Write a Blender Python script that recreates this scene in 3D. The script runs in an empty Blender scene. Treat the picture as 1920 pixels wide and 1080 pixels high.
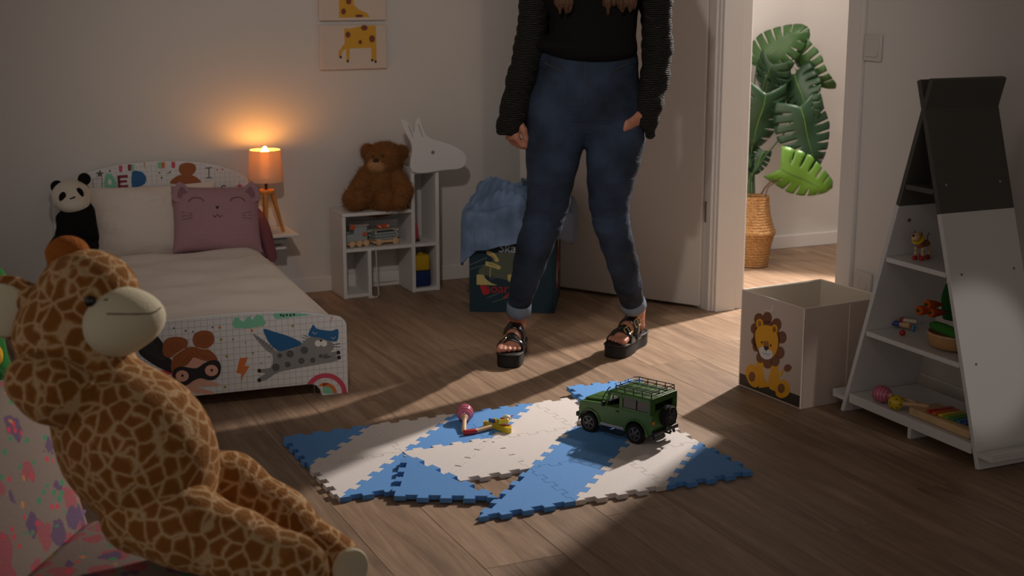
import bpy, bmesh, math, random
import numpy as np
from mathutils import Vector, Matrix, Euler
sc = bpy.context.scene
col = sc.collection
random.seed(7)
rng = np.random.default_rng(7)
# ------------------------------------------------------------------ camera
# world: x runs along the back wall to the right, y towards the back wall, z up; origin on the floor below the camera
FPX = 2600.0; CH = 1.24; YAW = math.radians(24.5); PITCH = math.atan(570.0/2600.0)
cd = bpy.data.cameras.new('camera'); cam = bpy.data.objects.new('camera', cd); col.objects.link(cam)
cam.location = (0, 0, CH); cam.rotation_euler = (math.pi/2-PITCH, 0, -YAW)
cd.sensor_width = 36; cd.lens = FPX/1920*36; cd.clip_start = .05; cd.clip_end = 60
cd.dof.use_dof = True; cd.dof.focus_distance = 3.9; cd.dof.aperture_fstop = 4.5
sc.camera = cam
# ------------------------------------------------------------------ world, lamps, exposure
w = bpy.data.worlds.new('world'); sc.world = w; w.use_nodes = True
w.node_tree.nodes['Background'].inputs[0].default_value = (1.0, .91, .85, 1)
w.node_tree.nodes['Background'].inputs[1].default_value = .285
def lamp(name, kind, loc, energy, color, target=None, **kw):
    d = bpy.data.lights.new(name, kind); o = bpy.data.objects.new(name, d); col.objects.link(o)
    o.location = loc; d.energy = energy; d.color = color
    if target is not None:
        o.rotation_euler = (Vector(target)-Vector(loc)).to_track_quat('-Z', 'Y').to_euler()
    for k, v in kw.items(): setattr(d, k, v)
    return o
# hall lamp shining through the open door into the dark room
lamp('hall_lamp', 'SPOT', (4.62, 4.91, 2.30), 790, (1, .91, .84), (1.95, 3.62, 0), spot_size=math.radians(66), spot_blend=.2, shadow_soft_size=.055)
lamp('hall_ceiling_lamp', 'AREA', (3.75, 4.3, 2.42), 17, (1, .88, .78), (3.75, 4.75, 0), shape='DISK', size=.5)
# dim ceiling spot of the room
lamp('room_spot', 'SPOT', (.465, 1.83, 2.22), 70, (1, .90, .82), (2.25, 4.9, .7), spot_size=math.radians(64), spot_blend=.75, shadow_soft_size=.05)
# added narrow spot, source unknown, for the bright patch on the tepee shelf front
lamp('shelf_patch_spot', 'SPOT', (2.74, .70, 1.55), 30, (1, .92, .86), (2.585, 2.70, .28), spot_size=math.radians(11), spot_blend=.6, shadow_soft_size=.02)
sc.view_settings.view_transform = 'Standard'; sc.view_settings.look = 'None'
sc.view_settings.exposure = 0; sc.view_settings.gamma = 1; sc.view_settings.use_curve_mapping = False
sc.cycles.use_denoising = True
sc.cycles.max_bounces = 6; sc.cycles.sample_clamp_indirect = 3

# ------------------------------------------------------------------ helpers
R_ = np.array([math.cos(YAW), -math.sin(YAW), 0]); F_ = np.array([math.sin(YAW), math.cos(YAW), 0])
FW = F_*math.cos(PITCH)+np.array([0, 0, -math.sin(PITCH)]); UP = np.cross(R_, FW); C0 = np.array([0, 0, CH])
def ray(x, y): return R_*(x-960)/FPX+UP*(540-y)/FPX+FW
def fl(x, y, z=0.): d = ray(x, y); return C0+d*(z-CH)/d[2]            # point of the photo on a level
def onx(x, y, c): d = ray(x, y); return C0+d*c/d[0]
def ony(x, y, c): d = ray(x, y); return C0+d*c/d[1]
def dep(x, y, z): return C0+ray(x, y)*z
def onpl(x, y, o, n): d = ray(x, y); return C0+d*np.dot(np.array(o)-C0, n)/np.dot(d, n)

def lin(c):
    return tuple((v/255/12.92 if v/255 <= .04045 else ((v/255+.055)/1.055)**2.4) for v in c)
def nd(t, kind, **kw):
    n = t.nodes.new(kind)
    for k, v in kw.items():
        if k in n.inputs: n.inputs[k].default_value = v
        else: setattr(n, k, v)
    return n
MATS = {}
def mat(name, rgb, rough=.55, spec=.4, bump=None, var=None, sheen=0, metal=0, coat=0, emit=None, coord='Object'):
    """rgb 0-255 sRGB surface colour; bump=(scale,strength,detail); var=(scale, amount)"""
    if name in MATS: return MATS[name]
    m = bpy.data.materials.new(name); m.use_nodes = True; t = m.node_tree
    b = t.nodes['Principled BSDF']; c = lin(rgb)+(1,)
    b.inputs['Base Color'].default_value = c; b.inputs['Roughness'].default_value = rough
    b.inputs['Specular IOR Level'].default_value = spec; b.inputs['Metallic'].default_value = metal
    b.inputs['Coat Weight'].default_value = coat
    if sheen: b.inputs['Sheen Weight'].default_value = sheen; b.inputs['Sheen Roughness'].default_value = .4; b.inputs['Sheen Tint'].default_value = c
    if emit:
        b.inputs['Emission Color'].default_value = lin(emit[0])+(1,); b.inputs['Emission Strength'].default_value = emit[1]
    tc = None
    if bump or var: tc = nd(t, 'ShaderNodeTexCoord')
    if bump:
        nz = nd(t, 'ShaderNodeTexNoise', Scale=bump[0], Detail=bump[2] if len(bump) > 2 else 3)
        t.links.new(tc.outputs[coord], nz.inputs['Vector'])
        bp = nd(t, 'ShaderNodeBump', Strength=bump[1], Distance=.01 if len(bump) < 4 else bump[3])
        t.links.new(nz.outputs['Fac'], bp.inputs['Height']); t.links.new(bp.outputs['Normal'], b.inputs['Normal'])
    if var:
        nz = nd(t, 'ShaderNodeTexNoise', Scale=var[0], Detail=4)
        t.links.new(tc.outputs[coord], nz.inputs['Vector'])
        mr = nd(t, 'ShaderNodeMapRange'); mr.inputs['From Min'].default_value = .3; mr.inputs['From Max'].default_value = .7
        mr.inputs['To Min'].default_value = 1-var[1]; mr.inputs['To Max'].default_value = 1+var[1]
        t.links.new(nz.outputs['Fac'], mr.inputs['Value'])
        mx = nd(t, 'ShaderNodeMix', data_type='RGBA', blend_type='MULTIPLY')
        mx.inputs['Factor'].default_value = 1; mx.inputs[6].default_value = c
        t.links.new(mr.outputs['Result'], mx.inputs[7]); t.links.new(mx.outputs[2], b.inputs['Base Color'])
    MATS[name] = m
    return m

class G:
    """collects simple solids into one mesh"""
    def __init__(s): s.v = []; s.f = []
    def add(s, vs, fs, M=None):
        k = len(s.v)
        for p in vs:
            p = Vector(p)
            s.v.append(tuple(M @ p) if M is not None else tuple(p))
        s.f += [tuple(i+k for i in f) for f in fs]
        return s
    def box(s, c, d, M=None, rot=None, b=0):
        x, y, z = [q/2 for q in d]
        if b <= 0:
            vs = [(i*x, j*y, k*z) for i in (-1, 1) for j in (-1, 1) for k in (-1, 1)]
            fs = [(0, 1, 3, 2), (4, 6, 7, 5), (0, 4, 5, 1), (2, 3, 7, 6), (0, 2, 6, 4), (1, 5, 7, 3)]
        else:
            bm = bmesh.new(); bmesh.ops.create_cube(bm, size=1)
            for v in bm.verts: v.co = Vector((v.co.x*d[0], v.co.y*d[1], v.co.z*d[2]))
            bmesh.ops.bevel(bm, geom=bm.edges[:], offset=b, segments=2, profile=.5, affect='EDGES')
            bm.verts.index_update(); vs = [v.co.copy() for v in bm.verts]; fs = [[v.index for v in f.verts] for f in bm.faces]; bm.free()
        L = Matrix.Translation(Vector(c))
        if rot is not None: L = L @ Euler(rot).to_matrix().to_4x4()
        return s.add(vs, fs, L if M is None else M @ L)
    def cyl(s, p0, p1, r0, r1=None, n=16, cap=True):
        return s.tube([p0, p1], [r0, r0 if r1 is None else r1], n, cap)
    def tube(s, path, r, n=10, cap=True, closed=False):
        P = [Vector(p) for p in path]; m = len(P)
        rr = list(r) if hasattr(r, '__len__') else [r]*m
        T = []
        for i in range(m):
            a = P[(i-1) % m] if closed or i > 0 else P[i]; b = P[(i+1) % m] if closed or i < m-1 else P[i]
            T.append((b-a).normalized() if (b-a).length > 1e-9 else Vector((0, 0, 1)))
        N = T[0].orthogonal().normalized(); vs = []; fs = []
        for i in range(m):
            N = (N-T[i]*N.dot(T[i]))
            N = N.normalized() if N.length > 1e-6 else T[i].orthogonal().normalized()
            B = T[i].cross(N)
            for k in range(n):
                a = 2*math.pi*k/n; vs.append(P[i]+(N*math.cos(a)+B*math.sin(a))*rr[i])
        for i in range(m if closed else m-1):
            j = (i+1) % m
            for k in range(n):
                k2 = (k+1) % n; fs.append((i*n+k, i*n+k2, j*n+k2, j*n+k))
        if cap and not closed: fs += [tuple(range(n-1, -1, -1)), tuple((m-1)*n+k for k in range(n))]
        return s.add(vs, fs)
    def lathe(s, prof, n=32, M=None, arc=None):
        vs = []; fs = []; m = len(prof)
        for (r, z) in prof:
            for k in range(n):
                a = 2*math.pi*k/n; vs.append((r*math.cos(a), r*math.sin(a), z))
        for i in range(m-1):
            for k in range(n):
                k2 = (k+1) % n; fs.append((i*n+k, i*n+k2, (i+1)*n+k2, (i+1)*n+k))
        fs += [tuple(range(n-1, -1, -1)), tuple((m-1)*n+k for k in range(n))]
        return s.add(vs, fs, M)
    def ball(s, c, r, n=16, M=None, rot=None):
        r = (r, r, r) if not hasattr(r, '__len__') else r
        h = max(6, n//2); prof = [(math.sin(math.pi*i/h), -math.cos(math.pi*i/h)) for i in range(1, h)]
        vs = [(0, 0, -1)]; fs = []
        for (q, z) in prof:
            for k in range(n): vs.append((q*math.cos(2*math.pi*k/n), q*math.sin(2*math.pi*k/n), z))
        vs.append((0, 0, 1)); m = len(prof)
        for k in range(n):
            k2 = (k+1) % n; fs.append((0, 1+k2, 1+k)); fs.append((len(vs)-1, 1+(m-1)*n+k, 1+(m-1)*n+k2))
            for i in range(m-1): fs.append((1+i*n+k, 1+i*n+k2, 1+(i+1)*n+k2, 1+(i+1)*n+k))
        L = Matrix.Translation(Vector(c))
        if rot is not None: L = L @ Euler(rot).to_matrix().to_4x4()
        L = L @ Matrix.Diagonal((r[0], r[1], r[2], 1))
        return s.add(vs, fs, L if M is None else M @ L)
    def prism(s, pts, z0, z1, M=None):
        n = len(pts); a = sum(pts[i][0]*pts[(i+1) % n][1]-pts[(i+1) % n][0]*pts[i][1] for i in range(n))
        if a < 0: pts = pts[::-1]
        vs = [(p[0], p[1], z0) for p in pts]+[(p[0], p[1], z1) for p in pts]
        fs = [tuple(range(n-1, -1, -1)), tuple(range(n, 2*n))]+[(i, (i+1) % n, n+(i+1) % n, n+i) for i in range(n)]
        return s.add(vs, fs, M)
    def ribbon(s, pts, wd, z0, z1, M=None, closed=False):
        P = [Vector((p[0], p[1])) for p in pts]; n = len(P); L = []; Rr = []
        for i in range(n):
            a = P[(i-1) % n] if closed or i else P[i]; b = P[(i+1) % n] if closed or i < n-1 else P[i]
            t = (b-a).normalized() if (b-a).length else Vector((1, 0)); q = Vector((-t.y, t.x))*(wd/2)
            L.append(P[i]+q); Rr.append(P[i]-q)
        for i in range(n if closed else n-1):
            j = (i+1) % n; s.prism([tuple(L[i]), tuple(Rr[i]), tuple(Rr[j]), tuple(L[j])], z0, z1, M)
        return s
    def mesh(s, name): 
        me = bpy.data.meshes.new(name); me.from_pydata(s.v, [], s.f); me.validate(); return me

def link(o, parent=None):
    col.objects.link(o)
    if parent is not None: o.parent = parent
    return o
def shade(me, ang=40):
    me.polygons.foreach_set('use_smooth', [True]*len(me.polygons))
    try: me.set_sharp_from_angle(angle=math.radians(ang))
    except Exception: pass
def part(name, g, m, parent=None, smooth=40, bevel=0, loc=None, rot=None, label=None, kind=None):
    """links geometry as one mesh object; with a parent its coordinates are the parent's own"""
    me = g.mesh(name) if isinstance(g, G) else g
    if smooth: shade(me, smooth)
    for mm in (m if isinstance(m, (list, tuple)) else [m]): me.materials.append(mm)
    o = bpy.data.objects.new(name, me); link(o, parent)
    if loc is not None: o.location = loc
    if rot is not None: o.rotation_euler = rot
    if bevel:
        b = o.modifiers.new('edge', 'BEVEL'); b.width = bevel; b.segments = 2; b.limit_method = 'ANGLE'; b.angle_limit = math.radians(40)
    if label: o['label'] = label
    if kind: o['kind'] = kind
    return o
def tag(o, label, cat, group=None):
    o['label'] = label; o['category'] = cat; o['kind'] = 'thing'
    if group: o['group'] = group
    return o
def thing(name, label, cat, loc=(0, 0, 0), rz=0, group=None):
    o = bpy.data.objects.new(name, None); o.empty_display_size = .05; link(o)
    o.location = loc; o.rotation_euler = (0, 0, rz); return tag(o, label, cat, group)
def struct(name, g, m, parent=None, smooth=0, bevel=0):
    o = part(name, g, m, parent, smooth, bevel); o['kind'] = 'structure'; return o
def inv(parent): 
    return (Matrix.Translation(parent.location) @ parent.rotation_euler.to_matrix().to_4x4()).inverted()
def sm(pts, n=6, closed=True):
    """rounds a 2D or 3D outline (Catmull-Rom)"""
    P = [np.array(p, float) for p in pts]; m = len(P); out = []
    for i in range(m if closed else m-1):
        if closed: a, b, c, d = P[i-1], P[i], P[(i+1) % m], P[(i+2) % m]
        else: a, b, c, d = P[max(i-1, 0)], P[i], P[i+1], P[min(i+2, m-1)]
        for k in range(n):
            t = k/n; out.append(tuple(.5*((2*b)+(-a+c)*t+(2*a-5*b+4*c-d)*t*t+(-a+3*b-3*c+d)*t**3)))
    if not closed: out.append(tuple(P[-1]))
    return out
def circ(cx, cy, r, n=20, ry=None, a0=0, a1=2*math.pi):
    full = abs(a1-a0-2*math.pi) < 1e-6
    return [(cx+r*math.cos(a0+(a1-a0)*i/(n if full else n-1)), cy+(ry or r)*math.sin(a0+(a1-a0)*i/(n if full else n-1))) for i in range(n)]

# ---- soft bodies: smooth union of round cones and ellipsoids, polygonised with surface nets
class SDF:
    def __init__(s): s.p = []
    def cone(s, a, b, ra, rb, k=.02): s.p.append(('c', np.array(a, float), np.array(b, float), ra, rb, k)); return s
    def chain(s, pts, k=.02):
        for (a, ra), (b, rb) in zip(pts[:-1], pts[1:]): s.cone(a, b, ra, rb, k)
        return s
    def ell(s, c, r, k=.02, A=None): s.p.append(('e', np.array(c, float), np.array(r, float), np.eye(3) if A is None else np.array(A, float), 0, k)); return s
    def ev(s, p, X):
        if p[0] == 'c':
            a, b, ra, rb = p[1:5]; ba = b-a; l2 = max(float(ba@ba), 1e-9)
            pa = [X[i]-a[i] for i in range(3)]
            h = np.clip((pa[0]*ba[0]+pa[1]*ba[1]+pa[2]*ba[2])/l2, 0, 1)
            return np.sqrt((pa[0]-ba[0]*h)**2+(pa[1]-ba[1]*h)**2+(pa[2]-ba[2]*h)**2)-(ra+(rb-ra)*h)
        c, r, A = p[1:4]; q = [X[i]-c[i] for i in range(3)]
        l = [(A[i][0]*q[0]+A[i][1]*q[1]+A[i][2]*q[2])/r[i] for i in range(3)]
        k0 = np.sqrt(l[0]**2+l[1]**2+l[2]**2); k1 = np.sqrt((l[0]/r[0])**2+(l[1]/r[1])**2+(l[2]/r[2])**2)
        return np.where(k1 > 1e-6, k0*(k0-1)/np.maximum(k1, 1e-6), -min(r))
    def bounds(s, p):
        if p[0] == 'c': lo = np.minimum(p[1]-p[3], p[2]-p[4]); hi = np.maximum(p[1]+p[3], p[2]+p[4])
        else: m = max(p[2]); lo = p[1]-m; hi = p[1]+m
        return lo, hi
    def mesh(s, name, h, origin=(0, 0, 0), disp=None):
        B = [s.bounds(p) for p in s.p]; lo = np.min([b[0] for b in B], 0)-3*h; hi = np.max([b[1] for b in B], 0)+3*h
        n = np.ceil((hi-lo)/h).astype(int)+1; D = np.full(n, 1.0, np.float32)
        ax = [lo[i]+h*np.arange(n[i]) for i in range(3)]
        for p, (bl, bh) in zip(s.p, B):
            k = p[5]; pad = k+3*h
            i0 = np.clip(np.floor((bl-pad-lo)/h).astype(int), 0, n-1); i1 = np.clip(np.ceil((bh+pad-lo)/h).astype(int)+1, 1, n)
            sl = tuple(slice(a, b) for a, b in zip(i0, i1))
            X = np.meshgrid(*[ax[i][sl[i]] for i in range(3)], indexing='ij', sparse=True)
            d = s.ev(p, X); o = D[sl]
            if k > 0:
                hh = np.maximum(k-np.abs(o-d), 0)/k; D[sl] = np.minimum(o, d)-hh*hh*k*.25
            else: D[sl] = np.minimum(o, d)
        if disp is not None:
            X = np.meshgrid(*ax, indexing='ij', sparse=True); D = D+disp(X)
        ins = D < 0
        cs = ins[:-1, :-1, :-1].astype(np.int8)
        sh = [(i, j, k) for i in (0, 1) for j in (0, 1) for k in (0, 1)]
        def S(A, i, j, k): return A[i:n[0]-1+i, j:n[1]-1+j, k:n[2]-1+k]
        cnt = sum(S(ins, *q).astype(np.int8) for q in sh); act = (cnt > 0) & (cnt < 8)
        ci = np.argwhere(act); idx = -np.ones(act.shape, np.int64); idx[act] = np.arange(len(ci))
        pos = np.zeros((len(ci), 3)); num = np.zeros(len(ci))
        for a in range(3):
            for u in (0, 1):
                for v in (0, 1):
                    o0 = [0, 0, 0]; o0[(a+1) % 3] = u; o0[(a+2) % 3] = v; o1 = list(o0); o1[a] = 1
                    d0 = D[ci[:, 0]+o0[0], ci[:, 1]+o0[1], ci[:, 2]+o0[2]]; d1 = D[ci[:, 0]+o1[0], ci[:, 1]+o1[1], ci[:, 2]+o1[2]]
                    cr = (d0 < 0) != (d1 < 0); t = np.where(cr, d0/np.where(cr, d0-d1, 1), 0)
                    q = np.tile(np.array(o0, float), (len(ci), 1)); q[:, a] = t
                    pos[cr] += q[cr]; num += cr
        V = (ci+pos/num[:, None])*h+lo-np.array(origin, float)
        Fs = []
        for a in range(3):
            b, c = (a+1) % 3, (a+2) % 3
            s0 = [slice(1, n[i]-1) for i in range(3)]; s1 = [slice(1, n[i]-1) for i in range(3)]
            s0[a] = slice(0, n[a]-1); s1[a] = slice(1, n[a])
            i0 = ins[tuple(s0)]; i1 = ins[tuple(s1)]
            for flip, msk in ((False, i0 & ~i1), (True, ~i0 & i1)):
                e = np.argwhere(msk)
                if not len(e): continue
                e = e+1; e[:, a] -= 1
                def cell(db, dc):
                    q = e.copy(); q[:, b] += db; q[:, c] += dc; return idx[q[:, 0], q[:, 1], q[:, 2]]
                quad = np.stack([cell(-1, -1), cell(0, -1), cell(0, 0), cell(-1, 0)], 1)
                if flip: quad = quad[:, ::-1]
                Fs.append(quad)
        Fq = np.concatenate(Fs); me = bpy.data.meshes.new(name)
        me.from_pydata(V.tolist(), [], Fq.tolist()); me.polygons.foreach_set('use_smooth', [True]*len(Fq)); return me
    def dist(s, P):
        D = 1.0
        for p in s.p:
            d = float(s.ev(p, [np.array(q) for q in P])); k = p[5]
            hh = max(k-abs(D-d), 0)/k if k else 0; D = min(D, d)-hh*hh*k*.25
        return D
    def hit(s, x, y, z0=1.5):
        """first point of the body on the line of sight through a point of the photo"""
        r = ray(x, y); r = r/np.linalg.norm(r); t = z0
        for _ in range(200):
            d = s.dist(C0+r*t)
            if d < 4e-4 or t > 9: break
            t += max(d*.8, 3e-4)
        return C0+r*t
def soft(name, sdf, h, m, parent=None, label=None, disp=None):
    o = part(name, sdf.mesh(name, h, parent.location if parent is not None else (0, 0, 0), disp), m, parent, 0, label=label)
    return o
def bez(me):  # keeps smooth flags
    return me
def text_mesh(s, size, name, depth=.0004):
    c = bpy.data.curves.new(name, 'FONT'); c.body = s; c.size = size; c.extrude = depth; c.align_x = 'CENTER'; c.align_y = 'CENTER'; c.resolution_u = 3
    o = bpy.data.objects.new(name, c); col.objects.link(o); dg = bpy.context.evaluated_depsgraph_get()
    me = bpy.data.meshes.new_from_object(o.evaluated_get(dg)); bpy.data.objects.remove(o); bpy.data.curves.remove(c); me.name = name
    me.materials.clear(); return me

def fur(o, n, length, m, thick=.0011, seed=1, down=0.):
    """short pile standing on a plush surface"""
    o.data.materials.append(m); mi = len(o.data.materials)
    md = o.modifiers.new('pile', 'PARTICLE_SYSTEM'); ps = md.particle_system; st = ps.settings; ps.seed = seed
    st.type = 'HAIR'; st.count = n; st.hair_length = length; st.hair_step = 3; st.display_step = 3; st.render_step = 3
    st.emit_from = 'FACE'; st.use_even_distribution = True; st.distribution = 'RAND'; st.material = mi
    st.brownian_factor = length*1.6; st.root_radius = 1.0; st.tip_radius = .35; st.radius_scale = thick; st.factor_random = .0
    st.use_advanced_hair = True; st.length_random = .5; st.effector_weights.gravity = 0
    st.child_type = 'NONE'; return ps
# ------------------------------------------------------------------ room
WHITE = mat('wall_paint', (205, 200, 195), .85, .25, bump=(260, .04))
TRIM = mat('white_lacquer', (214, 209, 204), .45, .4)
LACQ = mat('white_furniture_board', (212, 209, 207), .42, .45)
CEIL = mat('ceiling_paint', (200, 196, 190), .9, .2)
DW = 2.875; DB = 3.01        # faces of the wall with the door
DY0, DY1 = 3.665, 4.455      # door opening along y
g = G().box((2.0, 5.47, 1.25), (7.6, .10, 2.5)); struct('wall_back', g, WHITE)
g = G(); g.box(((DW+DB)/2, (DY1+5.42)/2, 1.25), (DB-DW, 5.42-DY1, 2.5)); g.box(((DW+DB)/2, (DY0-1.2)/2, 1.25), (DB-DW, DY0+1.2, 2.5))
g.box(((DW+DB)/2, (DY0+DY1)/2, 2.265), (DB-DW, DY1-DY0, .47)); struct('wall_right', g, WHITE)
g = G().box((2.0, 2.11, 2.55), (7.6, 6.82, .10)); struct('ceiling', g, CEIL)
g = G()
g.box((.66, 5.412, .032), (4.43, .016, .064)); struct('baseboard_back', g, TRIM, bevel=.004)
struct('baseboard_hall', G().box((4.4, 5.412, .032), (2.77, .016, .064)), TRIM, bevel=.004)
g = G(); g.box((DW-.008, (DY0-.075-1.2)/2, .032), (.016, DY0-.075+1.2, .064)); g.box((DW-.008, (DY1+.075+5.404)/2, .032), (.016, 5.404-DY1-.075, .064))
struct('baseboard_right', g, TRIM, bevel=.004)
# door lining and casings
g = G()
for y in (DY0, DY1):
    s = 1 if y == DY1 else -1
    g.box(((DW+DB)/2-.002, y-s*.011, 1.01), (DB-DW+.006, .022, 2.02))          # lining
    g.box(((DW+DB)/2-.02, y-s*.028, 1.0), (.09, .012, 2.0))                      # stop
    for x, q in ((DW-.007, -1), (DB+.007, 1)):
        g.box((x, y+s*.030, 1.035), (.014, .075, 2.07)); g.box((x+q*.004, y+s*.060, 1.035), (.014, .012, 2.07))
for x in (DW-.007, DB+.007): g.box((x, (DY0+DY1)/2, 2.06), (.013, DY1-DY0, .07))
g.box(((DW+DB)/2, (DY0+DY1)/2, 2.02), (DB-DW+.004, DY1-DY0-.03, .02))
struct('trim_1', g, TRIM, bevel=.003)
# open door leaf
hx, hy = 2.848, 4.489; dv = Vector((2.408-hx, 5.208-hy)); L = dv.length; ang = math.atan2(dv.y, dv.x)
door = bpy.data.objects.new('door_1', None); link(door); door.location = (hx, hy, 0); door.rotation_euler = (0, 0, ang)
door['kind'] = 'structure'
struct('door_leaf', G().box((L/2, -.02, 1.005), (L, .04, 1.985)), mat('door_lacquer', (196, 188, 180), .5, .4), door, bevel=.003)
struct('door_rebate', G().box((L/2, -.045, 1.012), (L-.03, .012, 1.955)), MATS['door_lacquer'], door, bevel=.002)
STEEL = mat('brushed_steel', (150, 140, 130), .35, .5, metal=1)
for z in (.385, 1.65):
    struct('hinge', G().tube([(-.014, -.012, z-.043), (-.014, -.012, z-.038), (-.014, -.012, z+.038), (-.014, -.012, z+.043)], [.004, .0085, .0085, .004], 14), STEEL, door, smooth=40)
g = G(); xh = L-.06
for s, y0 in ((-1, -.052), (1, 0.0)):
    g.cyl((xh, y0, 1.05), (xh, y0+s*.008, 1.05), .026, n=20); g.tube([(xh, y0, 1.05), (xh, y0+s*.05, 1.05), (xh-.02, y0+s*.056, 1.05), (xh-.12, y0+s*.056, 1.05)], .009, 12)
struct('door_handle', g, STEEL, door, smooth=40)
# ---------------- floor of wood planks
def floor_mat():
    m = bpy.data.materials.new('oak_plank'); m.use_nodes = True; t = m.node_tree; b = t.nodes['Principled BSDF']
    tc = nd(t, 'ShaderNodeTexCoord'); oi = nd(t, 'ShaderNodeObjectInfo')
    ad = nd(t, 'ShaderNodeVectorMath', operation='ADD'); sc_ = nd(t, 'ShaderNodeVectorMath', operation='MULTIPLY')
    mulr = nd(t, 'ShaderNodeMath', operation='MULTIPLY'); mulr.inputs[1].default_value = 37
    t.links.new(oi.outputs['Random'], mulr.inputs[0]); t.links.new(tc.outputs['Object'], sc_.inputs[0]); sc_.inputs[1].default_value = (16, 1.1, 1)
    t.links.new(sc_.outputs[0], ad.inputs[0]); t.links.new(mulr.outputs[0], ad.inputs[1])
    n1 = nd(t, 'ShaderNodeTexNoise', Scale=1.6, Detail=8, Roughness=.62, Distortion=.9); t.links.new(ad.outputs[0], n1.inputs['Vector'])
    n2 = nd(t, 'ShaderNodeTexNoise', Scale=9, Detail=5); t.links.new(ad.outputs[0], n2.inputs['Vector'])
    cr = nd(t, 'ShaderNodeValToRGB'); e = cr.color_ramp.elements
    e[0].position = .28; e[0].color = lin((115, 92, 74))+(1,); e[1].position = .72; e[1].color = lin((168, 141, 117))+(1,)
    k = cr.color_ramp.elements.new(.5); k.color = lin((145, 119, 96))+(1,)
    t.links.new(n1.outputs['Fac'], cr.inputs['Fac'])
    mr = nd(t, 'ShaderNodeMapRange'); mr.inputs['To Min'].default_value = .88; mr.inputs['To Max'].default_value = 1.11
    t.links.new(oi.outputs['Random'], mr.inputs['Value'])
    mr2 = nd(t, 'ShaderNodeMapRange'); mr2.inputs['From Min'].default_value = .3; mr2.inputs['From Max'].default_value = .7; mr2.inputs['To Min'].default_value = .86; mr2.inputs['To Max'].default_value = 1.1
    t.links.new(n2.outputs['Fac'], mr2.inputs['Value'])
    mm = nd(t, 'ShaderNodeMath', operation='MULTIPLY'); t.links.new(mr.outputs[0], mm.inputs[0]); t.links.new(mr2.outputs[0], mm.inputs[1])
    mx = nd(t, 'ShaderNodeMix', data_type='RGBA', blend_type='MULTIPLY'); mx.inputs['Factor'].default_value = 1
    t.links.new(cr.outputs['Color'], mx.inputs[6]); t.links.new(mm.outputs[0], mx.inputs[7]); t.links.new(mx.outputs[2], b.inputs['Base Color'])
    bp = nd(t, 'ShaderNodeBump', Strength=.12, Distance=.002); t.links.new(n2.outputs['Fac'], bp.inputs['Height']); t.links.new(bp.outputs[0], b.inputs['Normal'])
    b.inputs['Roughness'].default_value = .5; b.inputs['Specular IOR Level'].default_value = .35
    return m
OAK = floor_mat()
floor = struct('floor', G().box((2.0, 2.11, -.03), (7.6, 6.82, .044)), mat('floor_gap', (74, 58, 45), .8))
PW, PL, cache = .192, 1.28, {}
y_lo, y_hi = .9, 5.42
xs = np.arange(-1.0, 5.2, PW)
for i, x in enumerate(xs):
    y = y_lo-[.13, .72, .41, 1.02, .27, .88][i % 6]
    while y < y_hi:
        a, b_ = max(y, y_lo), min(y+PL, y_hi); y += PL
        if b_-a < .03: continue
        key = round(b_-a, 3)
        if key not in cache:
            q = PW/2-.00025; l = (b_-a)/2-.00025; e = .0008; z = .008
            vs = [(-q, -l, 0), (q, -l, 0), (q, l, 0), (-q, l, 0), (-q, -l, z-e), (q, -l, z-e), (q, l, z-e), (-q, l, z-e), (-q+e, -l+e, z), (q-e, -l+e, z), (q-e, l-e, z), (-q+e, l-e, z)]
            fs = [(i0, (i0+1) % 4, 4+(i0+1) % 4, 4+i0) for i0 in range(4)]+[(4+i0, 4+(i0+1) % 4, 8+(i0+1) % 4, 8+i0) for i0 in range(4)]+[(8, 9, 10, 11)]
            me = bpy.data.meshes.new('plank'); me.from_pydata(vs, [], fs); me.materials.append(OAK); cache[key] = me
        o = bpy.data.objects.new('plank', cache[key]); link(o, floor); o.location = (x+PW/2, (a+b_)/2, -.008); o['kind'] = 'structure'
# ---------------- switch and socket on the wall beside the door
PLAST = mat('white_plastic', (196, 191, 186), .4, .5)
c = onx(1640, 90, DW)
t_ = thing('light_switch', 'white square light switch on the wall beside the open doorway', 'switch', (DW, c[1], c[2]))
part('switch_frame', G().box((-.005, 0, 0), (.010, .082, .082)), PLAST, t_, bevel=.003); part('rocker', G().box((-.011, 0, 0), (.006, .055, .055), rot=(0, .05, 0)), PLAST, t_, bevel=.002)
c = onx(1621, 533, DW)
t_ = thing('wall_socket', 'white wall socket low on the wall behind the lion box', 'socket', (DW, c[1], c[2]))
part('socket_frame', G().box((-.005, 0, 0), (.010, .082, .082)), PLAST, t_, bevel=.003); part('socket_insert', G().tube([(-.0105, .021*math.cos(a), .021*math.sin(a)) for a in np.linspace(0, 2*math.pi, 25)[:-1]], .0018, 6, closed=True), PLAST, t_)
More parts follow.
